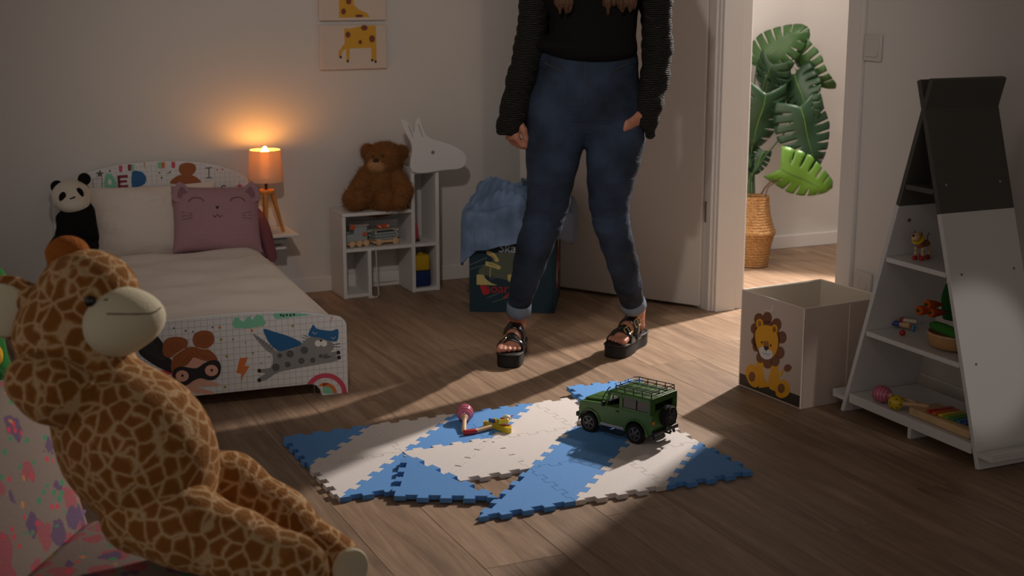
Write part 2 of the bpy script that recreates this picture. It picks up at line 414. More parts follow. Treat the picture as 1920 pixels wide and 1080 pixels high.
# ------------------------------------------------------------------ foam puzzle mat
def foam(name, rgb):
    m = mat(name, rgb, .75, .25); t = m.node_tree; b = t.nodes['Principled BSDF']
    tc = nd(t, 'ShaderNodeTexCoord'); mp = nd(t, 'ShaderNodeMapping'); mp.inputs['Rotation'].default_value = (0, 0, .785)
    t.links.new(tc.outputs['Object'], mp.inputs[0])
    wv = nd(t, 'ShaderNodeTexWave', Scale=95.); wv.wave_type = 'BANDS'; wv.bands_direction = 'X'; t.links.new(mp.outputs[0], wv.inputs[0])
    wv2 = nd(t, 'ShaderNodeTexWave', Scale=95.); wv2.wave_type = 'BANDS'; wv2.bands_direction = 'Y'; t.links.new(mp.outputs[0], wv2.inputs[0])
    ml = nd(t, 'ShaderNodeMath', operation='MULTIPLY'); t.links.new(wv.outputs['Fac'], ml.inputs[0]); t.links.new(wv2.outputs['Fac'], ml.inputs[1])
    bp = nd(t, 'ShaderNodeBump', Strength=.35, Distance=.0015); t.links.new(ml.outputs[0], bp.inputs['Height']); t.links.new(bp.outputs[0], b.inputs['Normal'])
    return m
FB = foam('blue_foam', (94, 150, 214)); FW_ = foam('white_foam', (222, 214, 210))
TS = .257; MX, MY = .944, 3.600; TH = .013
def edge(a, b, n):
    """shared seam of dovetail teeth between two grid points, always drawn the same way round"""
    sw = (b[0], b[1]) < (a[0], a[1]); p, q = (b, a) if sw else (a, b)
    p, q = Vector(p), Vector(q); t = (q-p).normalized(); nn = Vector((-t.y, t.x)); L = (q-p).length; D = .0085
    pts = [p]; w_ = L/n
    for i in range(n):
        s = D if i % 2 else -D
        if i in (0, n-1): s = 0 if i == 0 else 0
        x0, x1 = w_*i, w_*(i+1)
        if s == 0: continue
        fl_ = .003
        pts += [p+t*(x0+.0015), p+t*(x0-fl_+.0015)+nn*s, p+t*(x1+fl_-.0015)+nn*s, p+t*(x1-.0015)]
    pts.append(q)
    pts = [tuple(v) for v in pts]
    return pts[::-1] if sw else pts
def tile_pts(tri):
    out = []
    for i in range(3):
        a, b = tri[i], tri[(i+1) % 3]; d = math.dist(a, b)
        out += edge(a, b, 9 if d < TS*1.2 else 11)[:-1]
    return out
def shrink(pts, e):
    n = len(pts); A = sum(pts[i][0]*pts[(i+1) % n][1]-pts[(i+1) % n][0]*pts[i][1] for i in range(n)); s = 1 if A > 0 else -1
    out = []
    for i in range(n):
        a, b, c = [Vector(pts[k]) for k in (i-1, i, (i+1) % n)]
        t1, t2 = (b-a).normalized(), (c-b).normalized(); m = Vector((-(t1+t2).y, (t1+t2).x))
        m = m.normalized() if m.length > 1e-6 else Vector((-t1.y, t1.x)); out.append(tuple(b+m*e*s))
    return out
def tile_mesh(tri):
    pts = shrink(tile_pts(tri), .0004); n = len(pts); g = G(); g.prism(pts, 0, TH); return g
matroot = thing('play_mat', 'blue and white foam puzzle mat of triangular tiles lying on the wood floor', 'play mat', (MX, MY, 0))
def corner(c, r): return (c*TS, -r*TS)
def tri(c, r, k):   # k 'u' upper left half, 'l' lower right half
    a, b, d, e = corner(c, r), corner(c+1, r), corner(c, r+1), corner(c+1, r+1)
    return [a, d, b] if k == 'u' else [b, d, e]
layout = [(0, 0, 'u', 'b'), (0, 0, 'l', 'w'), (1, 0, 'u', 'w'), (1, 0, 'l', 'b'), (2, 0, 'u', 'b'), (2, 0, 'l', 'w'), (3, 0, 'u', 'w'),
          (0, 1, 'u', 'w'), (0, 1, 'l', 'b'), (1, 1, 'u', 'w'), (1, 1, 'l', 'w'), (2, 1, 'u', 'w'), (2, 1, 'l', 'b'), (3, 1, 'u', 'b'), (3, 1, 'l', 'w'),
          (1, 2, 'l', 'b'), (2, 2, 'u', 'b'), (2, 2, 'l', 'w'), (3, 2, 'u', 'w'), (3, 2, 'l', 'b')]
for (c, r, k, cl) in layout:
    o = part('tile', tile_mesh(tri(c, r, k)), FB if cl == 'b' else FW_, matroot, 0, bevel=.0009)
    o.location.z = .0005
    if (c, r) == (1, 1): o.location.z = .004 if k == 'u' else .0025; o.rotation_euler = (.012, -.008, 0)
# loose tiles
def loose(A, B, Cc, z, lab, m, tilt=(0, 0)):
    tr = [(0, 0), (TS, 0), (0, TS)]
    t_ = part('foam_tile', tile_mesh(tr), m, None, 0, bevel=.0009); tag(t_, lab, 'foam tile')
    t_.location = (A[0], A[1], z); t_.rotation_euler = (tilt[0], tilt[1], math.atan2(B[1]-A[1], B[0]-A[0])); return t_
loose((1.066, 3.037), (1.292, 2.922), None, .0035, 'loose blue foam triangle lying loose over the gap at the near edge of the mat', FB, (.075, 0))
o = loose((1.862, 3.668), (2.09, 3.62), None, .001, 'loose blue foam triangle sticking out behind the toy car', FB); o.rotation_euler.z -= 1.45; o.location = (1.858, 3.672, .0145)
# ------------------------------------------------------------------ toy off-road car
fw_c = Vector((-.417, .909, 0)); rear = Vector((1.800, 3.148, 0)); ZB = TH+.0005
car = thing('toy_car', 'green toy off-road car with black roof rack standing on the foam mat', 'toy car', (rear.x+.059, rear.y+.024, ZB), math.atan2(fw_c.y, fw_c.x))
GR = mat('green_plastic', (62, 98, 42), .38, .5); BK = mat('black_plastic', (24, 24, 25), .45, .4); TY = mat('black_rubber', (28, 28, 28), .8, .2)
GREY = mat('rim_grey', (92, 90, 92), .4, .5, metal=.4); SIL = mat('silver_plastic', (142, 146, 158), .35, .5); DGL = mat('smoked_window', (34, 33, 36), .12, .6)
ORG = mat('amber_lens', (196, 120, 24), .3, .5); REDL = mat('red_lens', (150, 24, 20), .3, .5); CLR = mat('clear_lens', (205, 205, 205), .2, .5)
WB, HW, r_w = .158, .060, .0275      # wheelbase, half width, wheel radius; x forward from the rear axle, y left
def arch(cx, n=9): return [(cx+.034*math.cos(a), r_w+.002+.034*math.sin(a)) for a in np.linspace(math.pi, 0, n)]
# lower body side profile with wheel arches, extruded over the width
prof = [(-.052, .034)]+arch(0)+[(.045, .030), (WB-.045, .030)]+arch(WB)+[(WB+.036, .036), (WB+.040, .062), (WB+.034, .084), (WB-.045, .091), (WB-.055, .088), (-.052, .088)]
MYZ = Matrix(((1, 0, 0, 0), (0, 0, 1, 0), (0, 1, 0, 0), (0, 0, 0, 1)))
g = G().prism(prof, -HW, HW, MYZ); body = part('body', g, GR, car, 25, bevel=.0022)
g = G()
xa, xb, xr, zr, zh = -.052, WB-.050, WB-.066, .131, .088       # cabin
for s in (-1, 1):                                              # pillars and window surrounds of each side
    y0, y1 = (HW-.004, HW) if s > 0 else (-HW, -HW+.004)
    def sl(z): return xb+(xr-xb)*(z-zh)/(zr-zh)
    for (x0, x1, z0, z1) in ((xa, xa+.012, zh, zr), (xa+.012, .050, .122, zr), (xa+.012, .048, zh, .094), (.046, .056, zh, zr), (.056, .1, .122, zr)):
        g.box(((x0+x1)/2, (y0+y1)/2, (z0+z1)/2), (x1-x0, .004, z1-z0))
    g.prism([(sl(zh)-.008, zh), (sl(zh), zh), (sl(zr), zr), (sl(zr)-.008, zr)], y0, y1, MYZ)
g.box(((xa+xr)/2, 0, zr+.001), (xr-xa, 2*HW-.004, .006), b=.002)       # roof
for y in (-.052, .052): g.box((xa+.003, y, (zh+zr)/2), (.006, .016, zr-zh))
g.box((xa+.003, 0, .124), (.006, .1, .012)); g.box((xa+.003, 0, .092), (.006, .1, .009))
g.prism([(xr-.006, zr-.004), (xr+.001, zr-.004), (xr+.004, zr-.012), (xr-.003, zr-.012)], -HW, HW, MYZ)
part('cabin', g, GR, car, 25)
for s in (-1, 1):
    y = s*(HW-.0035); o = part('rear_window', G().prism([(xa+.012, .094), (.046, .094), (.046, .122), (xa+.012, .122)], y-.001, y+.001, MYZ), DGL, car, 0)
    part('window_divider', G().box((.0, s*(HW-.0015), .108), (.0014, .003, .028)), BK, o, 0)
g = G().box((.02, 0, .075), (.13, .1, .016)); 
for y in (-.026, .026): g.box((.05, y, .092), (.03, .036, .014), b=.003); g.box((.034, y, .108), (.009, .036, .034), rot=(0, -.2, 0), b=.003)
g.box((WB-.058, 0, .093), (.014, .104, .014)); g.tube(circ3 if False else [(WB-.066+.004*math.sin(a), .026+.014*math.cos(a), .1+.014*math.sin(a)) for a in np.linspace(0, 2*math.pi, 17)[:-1]], .0016, 6, closed=True)
part('interior', g, BK, car, 30)
# bonnet, lamps, grille, bumper, vent, mirrors, handles
g = G().box((WB-.008, 0, .0915), (.078, .082, .006), rot=(0, .10, 0), b=.002); g.box((WB-.01, 0, .0945), (.05, .04, .003), rot=(0, .10, 0), b=.001); part('bonnet', g, GR, car, 30)
g = G().box((WB+.0395, 0, .067), (.004, .066, .028)); part('grille', g, BK, car, 0)
for s in (-1, 1):
    part('headlight', G().lathe([(.0085, 0), (.0085, .003), (.006, .0045), (.001, .005)], 16, Matrix.Translation((WB+.039, s*.044, .068)) @ Matrix.Rotation(math.pi/2, 4, 'Y')), CLR, car)
    part('tail_light', G().box((-.0535, s*.052, .066), (.003, .007, .009)), ORG, car, 0)
    part('mirror', G().box((WB-.052, s*(HW+.008), .094), (.008, .011, .014), b=.002).cyl((WB-.052, s*HW, .09), (WB-.052, s*(HW+.006), .092), .0014, n=6), BK, car)
    part('side_sill', G().box((WB/2, s*(HW+.001), .033), (WB-.078, .005, .008), b=.0012), SIL, car)
    part('side_step', G().tube([(.04, s*.052, .026), (.045, s*.062, .0145), (.108, s*.062, .0145), (.113, s*.052, .026)], .0026, 8).tube([(.076, s*.05, .026), (.076, s*.062, .0145)], .0018, 6), BK, car)
    part('door_handle', G().box((.062, s*(HW+.001), .079), (.009, .003, .0035)), BK, car, 0)
    part('roof_window', G().box((.012, s*.0575, .1285), (.026, .003, .0045), rot=(s*-.5, 0, 0)), SIL, car, 0)
    for x in (0, WB): part('wheel_arch', G().tube([(x+.0365*math.cos(a), s*(HW+.0015), r_w+.002+.0365*math.sin(a)) for a in np.linspace(math.pi*1.03, -.05, 12)], .003, 6), GR, car)
part('bumper', G().box((WB+.043, 0, .043), (.010, .124, .013), b=.002), BK, car)
g = G().box((-.056, 0, .036), (.010, .116, .012), b=.002); g.cyl((-.06, 0, .03), (-.074, 0, .03), .003, n=8); g.ball((-.074, 0, .035), .004, 8); g.tube([(-.05, .045, .034), (-.055, .046, .018)], .004, 6); g.tube([(-.05, -.045, .034), (-.055, -.046, .018)], .004, 6)
part('tow_bar', g, BK, car)
g = G().box((WB/2, 0, .028), (WB+.06, .05, .012)); 
for x in (0, WB): g.cyl((x, -.05, r_w), (x, .05, r_w), .0055, n=10)
g.cyl((.03, .03, .024), (.11, .03, .024), .005, n=8); part('chassis', g, BK, car)
def wheel(name, M, parent):
    ty = [(.0205, -.010), (.0255, -.0115), (.0275, -.008), (.0275, .008), (.0255, .0115), (.0205, .010), (.0185, .006), (.0185, -.006)]
    g = G().lathe(ty+[ty[0]], 32, M)
    for k in range(24):
        a = 2*math.pi*k/24
        for z, q in ((.0055, .09), (-.0055, 0)): g.box((.0272*math.cos(a+q), .0272*math.sin(a+q), z), (.003, .004, .006), M @ Matrix.Identity(4), rot=None)
    o = part(name, g, TY, parent, 40)
    g = G().lathe([(.0195, -.006), (.0195, .0095), (.0175, .0095), (.0165, .004), (.003, .003), (.003, .008), (.0005, .0085)], 28, M)
    for k in range(5):
        a = 2*math.pi*k/5+.3
        g.box((.010*math.cos(a), .010*math.sin(a), .0066), (.0155, .0052, .004), M, rot=(0, .12, a))
    part('rim', g, GREY, o, 35)
    g = G()
    for k in range(5):
        a = 2*math.pi*k/5+.3+math.pi/5; g.ball((.0125*math.cos(a), .0125*math.sin(a), .0036), (.0048, .0034, .0012), 10, M, rot=(0, 0, a))
    part('rim_opening', g, BK, o, 40); return o
for x in (0, WB):
    for s in (-1, 1):
        M = Matrix.Translation((x, s*(HW-.004), r_w)) @ Matrix.Rotation(-s*math.pi/2, 4, 'X'); wheel('wheel', M, car)
wheel('spare_wheel', Matrix.Translation((-.066, .0, .078)) @ Matrix.Rotation(-math.pi/2, 4, 'Y'), car)
# roof rack
g = G(); x0, x1, yy = -.046, xr-.008, .054
for z in (.141, .150):
    g.tube([(x0, -yy, z), (x1-.012, -yy, z), (x1, -yy+.012, z), (x1, yy-.012, z), (x1-.012, yy, z), (x0, yy, z)], .0014, 6, closed=True)
for x in np.linspace(x0, x1-.012, 5):
    for s in (-1, 1): g.cyl((x, s*yy, .131), (x, s*yy, .150), .0013, n=6); g.cyl((x, s*(yy+.004), .122), (x, s*yy, .138), .0016, n=6)
    g.cyl((x, -yy, .141), (x, yy, .141), .0012, n=6)
for y in (-.018, .018): g.cyl((x0, y, .1415), (x1, y, .1415), .0012, n=6); g.cyl((x0, y, .141), (x0, y, .150), .0013, n=6); g.cyl((x1, y, .141), (x1, y, .150), .0013, n=6)
part('roof_rack', g, BK, car, 40)
g = G().tube([(WB-.040, HW-.006, .092), (WB-.044, HW-.004, .110), (xr+.006, HW-.006, .136), (xr+.004, HW-.012, .139)], .0017, 6); part('snorkel', g, BK, car)
# ------------------------------------------------------------------ maraca and clapper on the mat, rattles on the toy shelf
PINK = mat('pink_lacquer', (205, 118, 140), .22, .5, coat=.5); PINKD = mat('dark_pink_stripe', (168, 62, 96), .3, .5); WOOD = mat('pale_wood', (205, 168, 128), .5, .4, var=(40, .12))
YEL = mat('yellow_lacquer', (206, 178, 20), .3, .5, coat=.3); RED = mat('red_lacquer', (176, 24, 28), .25, .5, coat=.4); DOT = mat('dark_dot', (60, 45, 20), .5)
BLU = mat('blue_lacquer', (40, 62, 140), .3, .5, coat=.4); GRN = mat('green_lacquer', (52, 130, 50), .3, .5)
def maraca(loc, rz, tilt, lab, grp=None, L=.115):
    t = thing('maraca', lab, 'maraca', loc, rz, grp); t.rotation_euler = (0, tilt, rz)
    M = Matrix.Rotation(math.pi/2, 4, 'Y'); a, b = .031, .024; pr_ = []
    for i in range(25):
        th_ = math.pi*i/24; pr_.append((max(.0004, b*math.sin(th_)*(1-.10*math.cos(th_))), a*-math.cos(th_)))
    part('head', G().lathe(pr_, 32, M), PINK, t)
    h = bpy.data.objects
    g = G()
    for z in (-.022, -.013, -.004, .005, .014, .022):
        r = b*math.sqrt(max(0, 1-(z/a)**2))*(1+.10*z/a); g.tube([(z, (r-.0003)*math.cos(q), (r-.0003)*math.sin(q)) for q in np.linspace(0, 2*math.pi, 33)[:-1]], .0013, 6, closed=True)
    part('stripe', g, PINKD, t, label='dark pink rings around the head')
    part('handle', G().tube([(-.026, 0, 0), (-.034, 0, 0), (-.037, 0, 0), (-.06, 0, 0), (-L+.006, 0, 0), (-L, 0, 0)], [.0105, .0102, .0075, .0062, .0078, .005], 16), WOOD, t); return t
m0 = Vector((1.452, 3.535, .0)); 
maraca((1.457, 3.522, TH+.0255), math.atan2(3.53-3.42, 1.455-1.405), -.17, 'pink striped wooden maraca lying on a blue tile of the foam mat')
# yellow clapper with a bird figure and red grip
cl = thing('clapper', 'yellow wooden clapper toy with red handle lying on the foam mat', 'clapper toy', (1.402, 3.404, TH+.0075), .02)
part('handle', G().tube([(0, 0, 0), (.003, 0, 0), (.004, 0, 0), (.038, .001, .0), (.040, .001, 0)], [.004, .0068, .0078, .0082, .0075], 16), RED, cl, label='red round grip')
part('stick', G().tube([(.040, .001, 0), (.092, .012, .002)], .0062, 14), WOOD, cl)
def at_(l): return l
M = Matrix.Translation((.098, .004, -.0065)) @ Matrix.Rotation(-.30, 4, 'Z')
part('lower_board', G().prism(sm([(-.026, .034), (-.020, .037), (.0, .012), (.026, -.030), (.040, -.036), (.046, -.020), (.040, -.006), (.018, .004), (.0, .024), (-.018, .046), (-.026, .044)], 4), 0, .015, M), YEL, cl, 40, bevel=.0015)
part('upper_board', G().prism([(.012, -.008), (.040, -.012), (.052, .018), (.030, .024)], .016, .029, M @ Matrix.Rotation(-.12, 4, 'Y')), YEL, cl, 40, bevel=.002)
part('mouth', G().prism([(.016, -.009), (.042, -.013), (.045, -.006), (.018, -.002)], .0135, .0175, M), RED, cl, 0)
part('bird_head', G().ball(tuple(M @ Vector((.036, .008, .033))), (.012, .011, .008), 14), mat('cream_paint', (220, 205, 180), .4), cl)
part('bird_wing', G().ball(tuple(M @ Vector((.022, .006, .028))), (.006, .009, .006), 10), RED, cl); part('bird_beak', G().tube([tuple(M @ Vector((.046, .012, .032))), tuple(M @ Vector((.056, .016, .036)))], [.004, .001], 8), PINK, cl)
g = G()
part('side_piece', G().box(tuple(M @ Vector((-.004, .028, .018))), (.007, .02, .012), rot=(0, 0, .3), b=.001), BLU, cl); part('side_piece', G().box(tuple(M @ Vector((.006, .022, .02))), (.005, .02, .012), rot=(0, 0, .2), b=.001), YEL, cl); part('side_piece', G().box(tuple(M @ Vector((.013, .017, .02))), (.005, .02, .012), rot=(0, 0, .2), b=.001), GRN, cl)
# ------------------------------------------------------------------ bed
def cushion(w, h, T, p=2.6, q=.55, n=22, wr=0, seed=0, pinch=.06):
    """pillow: two bulging faces sewn along the edge; x across, y up, z thickness"""
    rg = np.random.default_rng(seed); ph = rg.uniform(0, 6.3, (6, 2)); fr = rg.uniform(1.5, 5, (6, 2))
    def S(u, v, s):
        e = (1-abs(u)**p)*(1-abs(v)**p); t = T/2*max(e, 0)**q
        t += wr*max(e, 0)**.5*sum(math.sin(fr[k][0]*u*3+fr[k][1]*v*3+ph[k][0]) for k in range(6))/6
        k = 1-pinch*(1-abs(v)**2)*abs(u)**3; k2 = 1-pinch*(1-abs(u)**2)*abs(v)**3
        return (u*w/2*k, v*h/2*k2, s*t)
    g = G(); N = n+1
    for s in (1, -1):
        vs = [S(math.sin(math.pi/2*(2*i/n-1)), math.sin(math.pi/2*(2*j/n-1)), s) for j in range(N) for i in range(N)]
        fs = [(j*N+i, j*N+i+1, (j+1)*N+i+1, (j+1)*N+i) for j in range(n) for i in range(n)]
        g.add(vs, fs if s > 0 else [f[::-1] for f in fs])
    me = g.mesh('cushion'); bm = bmesh.new(); bm.from_mesh(me); bmesh.ops.remove_doubles(bm, verts=bm.verts, dist=.0004); bm.to_mesh(me); bm.free(); return me, S
bed = thing('toddler_bed', 'white toddler bed with printed curved headboard and footboard against the wall', 'bed', (.8677, 3.993, 0), -.06)
BL = 1.395; IB = inv(bed)
def outl(h, zs, leg):
    R = [(x, z) for x, z in zs]; top = sm([( -x, z) for x, z in R[::-1]]+R[1:] if R[0][0] == 0 else R, 4, False)
    return top
top = sm([(-.385, .21), (-.383, .225), (-.372, .240), (-.35, .249), (-.24, .272), (-.12, .281), (0, .283), (.12, .281), (.24, .272), (.35, .249), (.372, .240), (.383, .225), (.385, .21)], 4, False)
fo = top+[(.385, .0), (.302, .0), (.298, .018), (.286, .034), (.27, .041), (-.27, .041), (-.286, .034), (-.298, .018), (-.302, .0), (-.385, .0)]
part('footboard', G().prism(fo, 0, .016, MYZ), LACQ, bed, 30, bevel=.0025)
top = sm([(-.385, .41), (-.382, .445), (-.365, .475), (-.30, .525), (-.18, .563), (0, .577), (.18, .563), (.30, .525), (.365, .475), (.382, .445), (.385, .41)], 5, False)
part('headboard', G().prism(top+[(.385, 0), (.30, 0), (.29, .05), (-.29, .05), (-.30, 0), (-.385, 0)], BL-.016, BL, MYZ), LACQ, bed, 30, bevel=.0025)
for s in (-1, 1):
    part('side_rail', G().prism([(.016, .06), (BL-.016, .06), (BL-.016, .21), (BL-.3, .21), (.5, .19), (.016, .19)], s*.372-.008, s*.372+.008, Matrix(((0, 0, 1, 0), (1, 0, 0, 0), (0, 1, 0, 0), (0, 0, 0, 1)))), LACQ, bed, 30, bevel=.002)
part('slat_base', G().box((0, BL/2, .115), (.72, BL-.04, .015)), WOOD, bed, 0)
SHEET = mat('white_bed_linen', (212, 200, 190), .9, .15, bump=(14, .35, 4, .03), sheen=.2)
def slab(nx, ny, X, Y, z0, z1, r, f, drop=0):
    """soft mattress-like body; f(u,v) lifts the top"""
    g = G(); N = nx+1; vs = []
    def top(i, j):
        u, v = i/nx, j/ny; x = X[0]+(X[1]-X[0])*u; y = Y[0]+(Y[1]-Y[0])*v
        d = min(x-X[0], X[1]-x, y-Y[0], Y[1]-y); e = 0 if d >= r else r-math.sqrt(max(r*r-(r-d)**2, 0))
        return (x, y, z1-e+f(x, y))
    vs = [top(i, j) for j in range(ny+1) for i in range(N)]; fs = [(j*N+i, j*N+i+1, (j+1)*N+i+1, (j+1)*N+i) for j in range(ny) for i in range(nx)]
    rim = [(i, 0) for i in range(nx)]+[(nx, j) for j in range(ny)]+[(i, ny) for i in range(nx, 0, -1)]+[(0, j) for j in range(ny, 0, -1)]
    k = len(vs); b = [j*N+i for i, j in rim]; vs += [(vs[q][0], vs[q][1], z0) for q in b]; m = len(b)
    fs += [(b[(q+1) % m], b[q], k+q, k+(q+1) % m) for q in range(m)]+[tuple(k+q for q in range(m-1, -1, -1))]
    return g.add(vs, fs)
def wrk(x, y): return .0035*math.sin(9*x+21*y+2*math.sin(5*x))+.003*math.sin(31*y-6*x)+.002*math.sin(17*x+3*y)
part('mattress', slab(20, 34, (-.355, .355), (.022, BL-.02), .124, .222, .03, lambda x, y: 0), SHEET, bed, 0)
o = tag(part('duvet', slab(44, 64, (-.362, .362), (.024, 1.12), .2226, .272, .045, lambda x, y: wrk(x, y)-.018*max(0, .22-y)/.22-.05*max(0, x-.27)**2/.0086), SHEET, None, 0, loc=bed.location, rot=bed.rotation_euler), 'smooth white duvet covering the mattress of the toddler bed', 'duvet')
def place(name, lab, cat, me, m, lx, ly, lz, rx, ry=0, rz=0, group=None, smooth=0):
    """a thing on the bed, given in the bed's own frame"""
    p = bed.matrix_basis @ Vector((lx, ly, lz)) if False else (Matrix.Translation(bed.location) @ bed.rotation_euler.to_matrix().to_4x4()) @ Vector((lx, ly, lz))
    t = thing(name, lab, cat, p, 0); t.rotation_euler = (rx, ry, rz+bed.rotation_euler.z)
    part('cover', me, m, t, smooth); return t
me, S = cushion(.50, .29, .12, wr=.006, seed=3)
place('pillow', 'white pillow leaning on the headboard between panda and pink cat cushion', 'pillow', me, SHEET, -.04, 1.27, .362, math.radians(72), 0, .0)
MAU = mat('mauve_plush', (158, 122, 128), .95, .1, bump=(160, .3), sheen=.5); MAUD = mat('mauve_embroidery', (104, 72, 80), .9, .1)
me, S = cushion(.33, .258, .115, wr=.004, seed=9, p=3.2)
cc = place('cat_cushion', 'dusty pink square cushion with sleepy cat face and ears on the bed', 'cushion', me, MAU, .185, 1.15, .378, math.radians(68), .035, -.10)
for s in (-1, 1):
    cx_ = s*.118+.0
    eo = sm([(-.042, .068), (-.024, .105), (.012, .138), (.034, .115), (.042, .068), (0, .055)], 4); ei = sm([(-.020, .078), (.008, .118), (.024, .078)], 4)
    part('ear', G().prism([(cx_+s*x, y) for x, y in eo], -.01, .034), MAU, cc, 50, bevel=.004)
    part('inner_ear', G().prism([(cx_+s*x, y) for x, y in ei], .033, .0365), mat('mauve_inner_ear', (126, 92, 100), .95, .1), cc, 30)
def on(u, v, d=.001): x, y, z = S(u, v, 1); return (x, y, z+d)
for s in (-1, 1):
    part('eye_line', G().tube([on(s*.46+.17*math.cos(a), .42+.15*math.sin(a)) for a in np.linspace(.1, math.pi-.1, 9)], .0018, 6), MAUD, cc)
    for k in (-1, 0, 1): part('whisker', G().tube([on(s*(.56+.0), .02+.06*k), on(s*.80, .04+.11*k)], .0012, 5), MAUD, cc)
part('nose', G().prism([(-.007, .036), (.007, .036), (0, .025)], S(0, .2, 1)[2]-.002, S(0, .2, 1)[2]+.002), mat('dark_embroidery', (52, 34, 40), .9, .1), cc, 0)
part('mouth', G().tube([on(-.10, .02), on(-.05, -.03), on(0, .06), on(.05, -.03), on(.10, .02)], .0016, 6), MATS['dark_embroidery'], cc)
# mauve throw hanging over the far side of the bed
THR = mat('mauve_throw', (120, 74, 84), .95, .1, bump=(90, .4), sheen=.3)
P = [(470, 385), (492, 410), (500, 440), (508, 470), (516, 494)]
g = G(); N = 5; vs = []
for i, (x, y) in enumerate(P):
    a = dep(x, y, 5.38-.02*i)
    for j in range(N): vs.append(tuple(a+F_*(.10*(j/(N-1)-.5))+R_*(-.012+.010*math.sin(j*2.1+i))*(1 if j % 2 else -.4)))
g.add(vs, [(i*N+j, i*N+j+1, (i+1)*N+j+1, (i+1)*N+j) for i in range(len(P)-1) for j in range(N-1)])
o = tag(part('throw_blanket', g, THR, None, 0), 'dark mauve throw hanging down the bed side behind the cat cushion', 'blanket')
md = o.modifiers.new('thickness', 'SOLIDIFY'); md.thickness = .022; md.offset = 0; md = o.modifiers.new('soft', 'SUBSURF'); md.levels = md.render_levels = 2
# ---------------- prints on the boards
def flat(name, rgb): return mat('ink_'+name, rgb, .5, .4)
PR = {'bed': (bed, 0.0), 'head': (bed, BL-.016)}
def decal(par, name, pts, layer, m, y0=0., smooth_n=0):
    if smooth_n: pts = sm(pts, smooth_n)
    return part(name, G().prism(pts, y0-.0004*layer, y0+.0002, MYZ), m, par, 0)
def lines(par, name, polys, wd, layer, m, y0=0., closed=False):
    g = G()
    for p in polys: g.ribbon(p, wd, y0-.0004*layer, y0+.0002, MYZ, closed)
    return part(name, g, m, par, 0)
def tr6(p, y0=0., o=(250, 570), k=4.683):
    """outline read off the photo of the board, laid on the board's face"""
    n = np.array([math.sin(.06), math.cos(.06), 0]); og = np.array(bed.location)+n*y0; out = []
    for x, y in p:
        q = onpl(o[0]+x/k, o[1]+y/k, og, n); l = IB @ Vector(q); out.append((l.x, l.z))
    return out
INK = {k: flat(k, v) for k, v in dict(grid=(150, 146, 142), black=(38, 34, 36), brown=(150, 84, 44), brown2=(120, 62, 32), skin=(214, 160, 138), pink=(196, 70, 92), blue=(34, 92, 140), grey=(132, 132, 130), dgrey=(84, 84, 84), mint=(120, 190, 154), orange=(206, 110, 52), white=(222, 218, 212), gold=(164, 130, 50), maroon=(130, 48, 62), rose=(205, 150, 150)).items()}
gl = []
def ztop(x): return np.interp(abs(x), [0, .12, .24, .35, .372, .384], [.283, .281, .272, .249, .238, .21])
for i in range(-20, 21):
    x = i*.0185; gl.append([(x, .043 if abs(x) < .275 else .004), (x, float(ztop(x))-.004)])
for j in range(1, 15):
    z = .012+j*.0185; xm = float(np.interp(-z, [-.283, -.281, -.272, -.249, -.238, -.2], [.0, .12, .24, .35, .372, .382]))
    if z > .045: gl.append([(-xm, z), (xm, z)])
    else: gl.append([(.305, z), (xm, z)]); gl.append([(-xm, z), (-.305, z)])
lines(bed, 'grid_print', gl, .0008, 1, INK['grid'])
D = lambda name, p, layer, ink, n=4: decal(bed, name, tr6(p), layer, INK[ink], 0, n)
# girl with two buns and an eye mask, cape behind her
D('cape_print', [(180, 270), (250, 330), (330, 480), (350, 600), (250, 570), (130, 500), (45, 420), (95, 340)], 2, 'black')
for k in range(9): lines(bed, 'cape_stroke_print', [tr6([(90+k*18, 420+k*8), (180+k*14, 330+k*20)])], .0008, 3, INK['dgrey'])
D('dress_print', [(190, 585), (340, 600), (400, 700), (400, 742), (250, 715), (180, 660)], 2, 'pink')
for x, y in ((250, 635), (320, 630), (300, 685), (235, 695), (350, 720)): D('dress_dot_print', [(x-14, y-10), (x+14, y-12), (x+4, y+14)], 3, 'white', 0)
D('arm_print', [(395, 730), (480, 690), (560, 655), (740, 695), (740, 720), (620, 720), (560, 730), (695, 770), (690, 795), (560, 780), (470, 765)], 2, 'skin')
D('face_print', [(470, 490), (530, 470), (620, 500), (690, 560), (600, 660), (450, 690), (380, 600)], 3, 'skin')
D('hair_print', [(330, 560), (345, 480), (400, 410), (480, 378), (570, 380), (660, 400), (720, 450), (735, 500), (640, 500), (560, 475), (525, 470), (500, 500), (460, 540), (400, 555), (350, 600)], 4, 'brown')
D('bun_print', [(255, 390), (275, 320), (340, 290), (420, 292), (475, 320), (470, 370), (430, 420), (360, 465), (300, 470), (262, 440)], 5, 'brown')
D('bun_print', [(520, 310), (540, 260), (610, 232), (680, 245), (708, 290), (700, 345), (660, 385), (590, 390), (535, 360)], 5, 'brown')
for cx_, cy_ in ((370, 375), (615, 310)):
    for r in (30, 55): lines(bed, 'bun_line_print', [tr6(circ(cx_, cy_, r, 14, r*.75))], .0008, 6, INK['brown2'], 0, True)
lines(bed, 'hair_line_print', [tr6(sm(q, 4, False)) for q in ([(400, 545), (470, 470), (520, 400)], [(690, 470), (600, 450), (530, 400)], [(440, 550), (490, 490), (525, 430)])], .0008, 5, INK['brown2'])
for q in ([(320, 480), (400, 420), (450, 390)], [(560, 380), (640, 395), (700, 350)]): lines(bed, 'hair_tie_print', [tr6(sm(q, 4, False))], .0014, 7, INK['white'])
D('mask_print', [(345, 610), (360, 570), (420, 548), (500, 560), (560, 560), (620, 520), (690, 492), (745, 500), (768, 550), (755, 620), (710, 660), (650, 665), (590, 650), (530, 670), (480, 705), (420, 722), (370, 700), (350, 660)], 6, 'black')
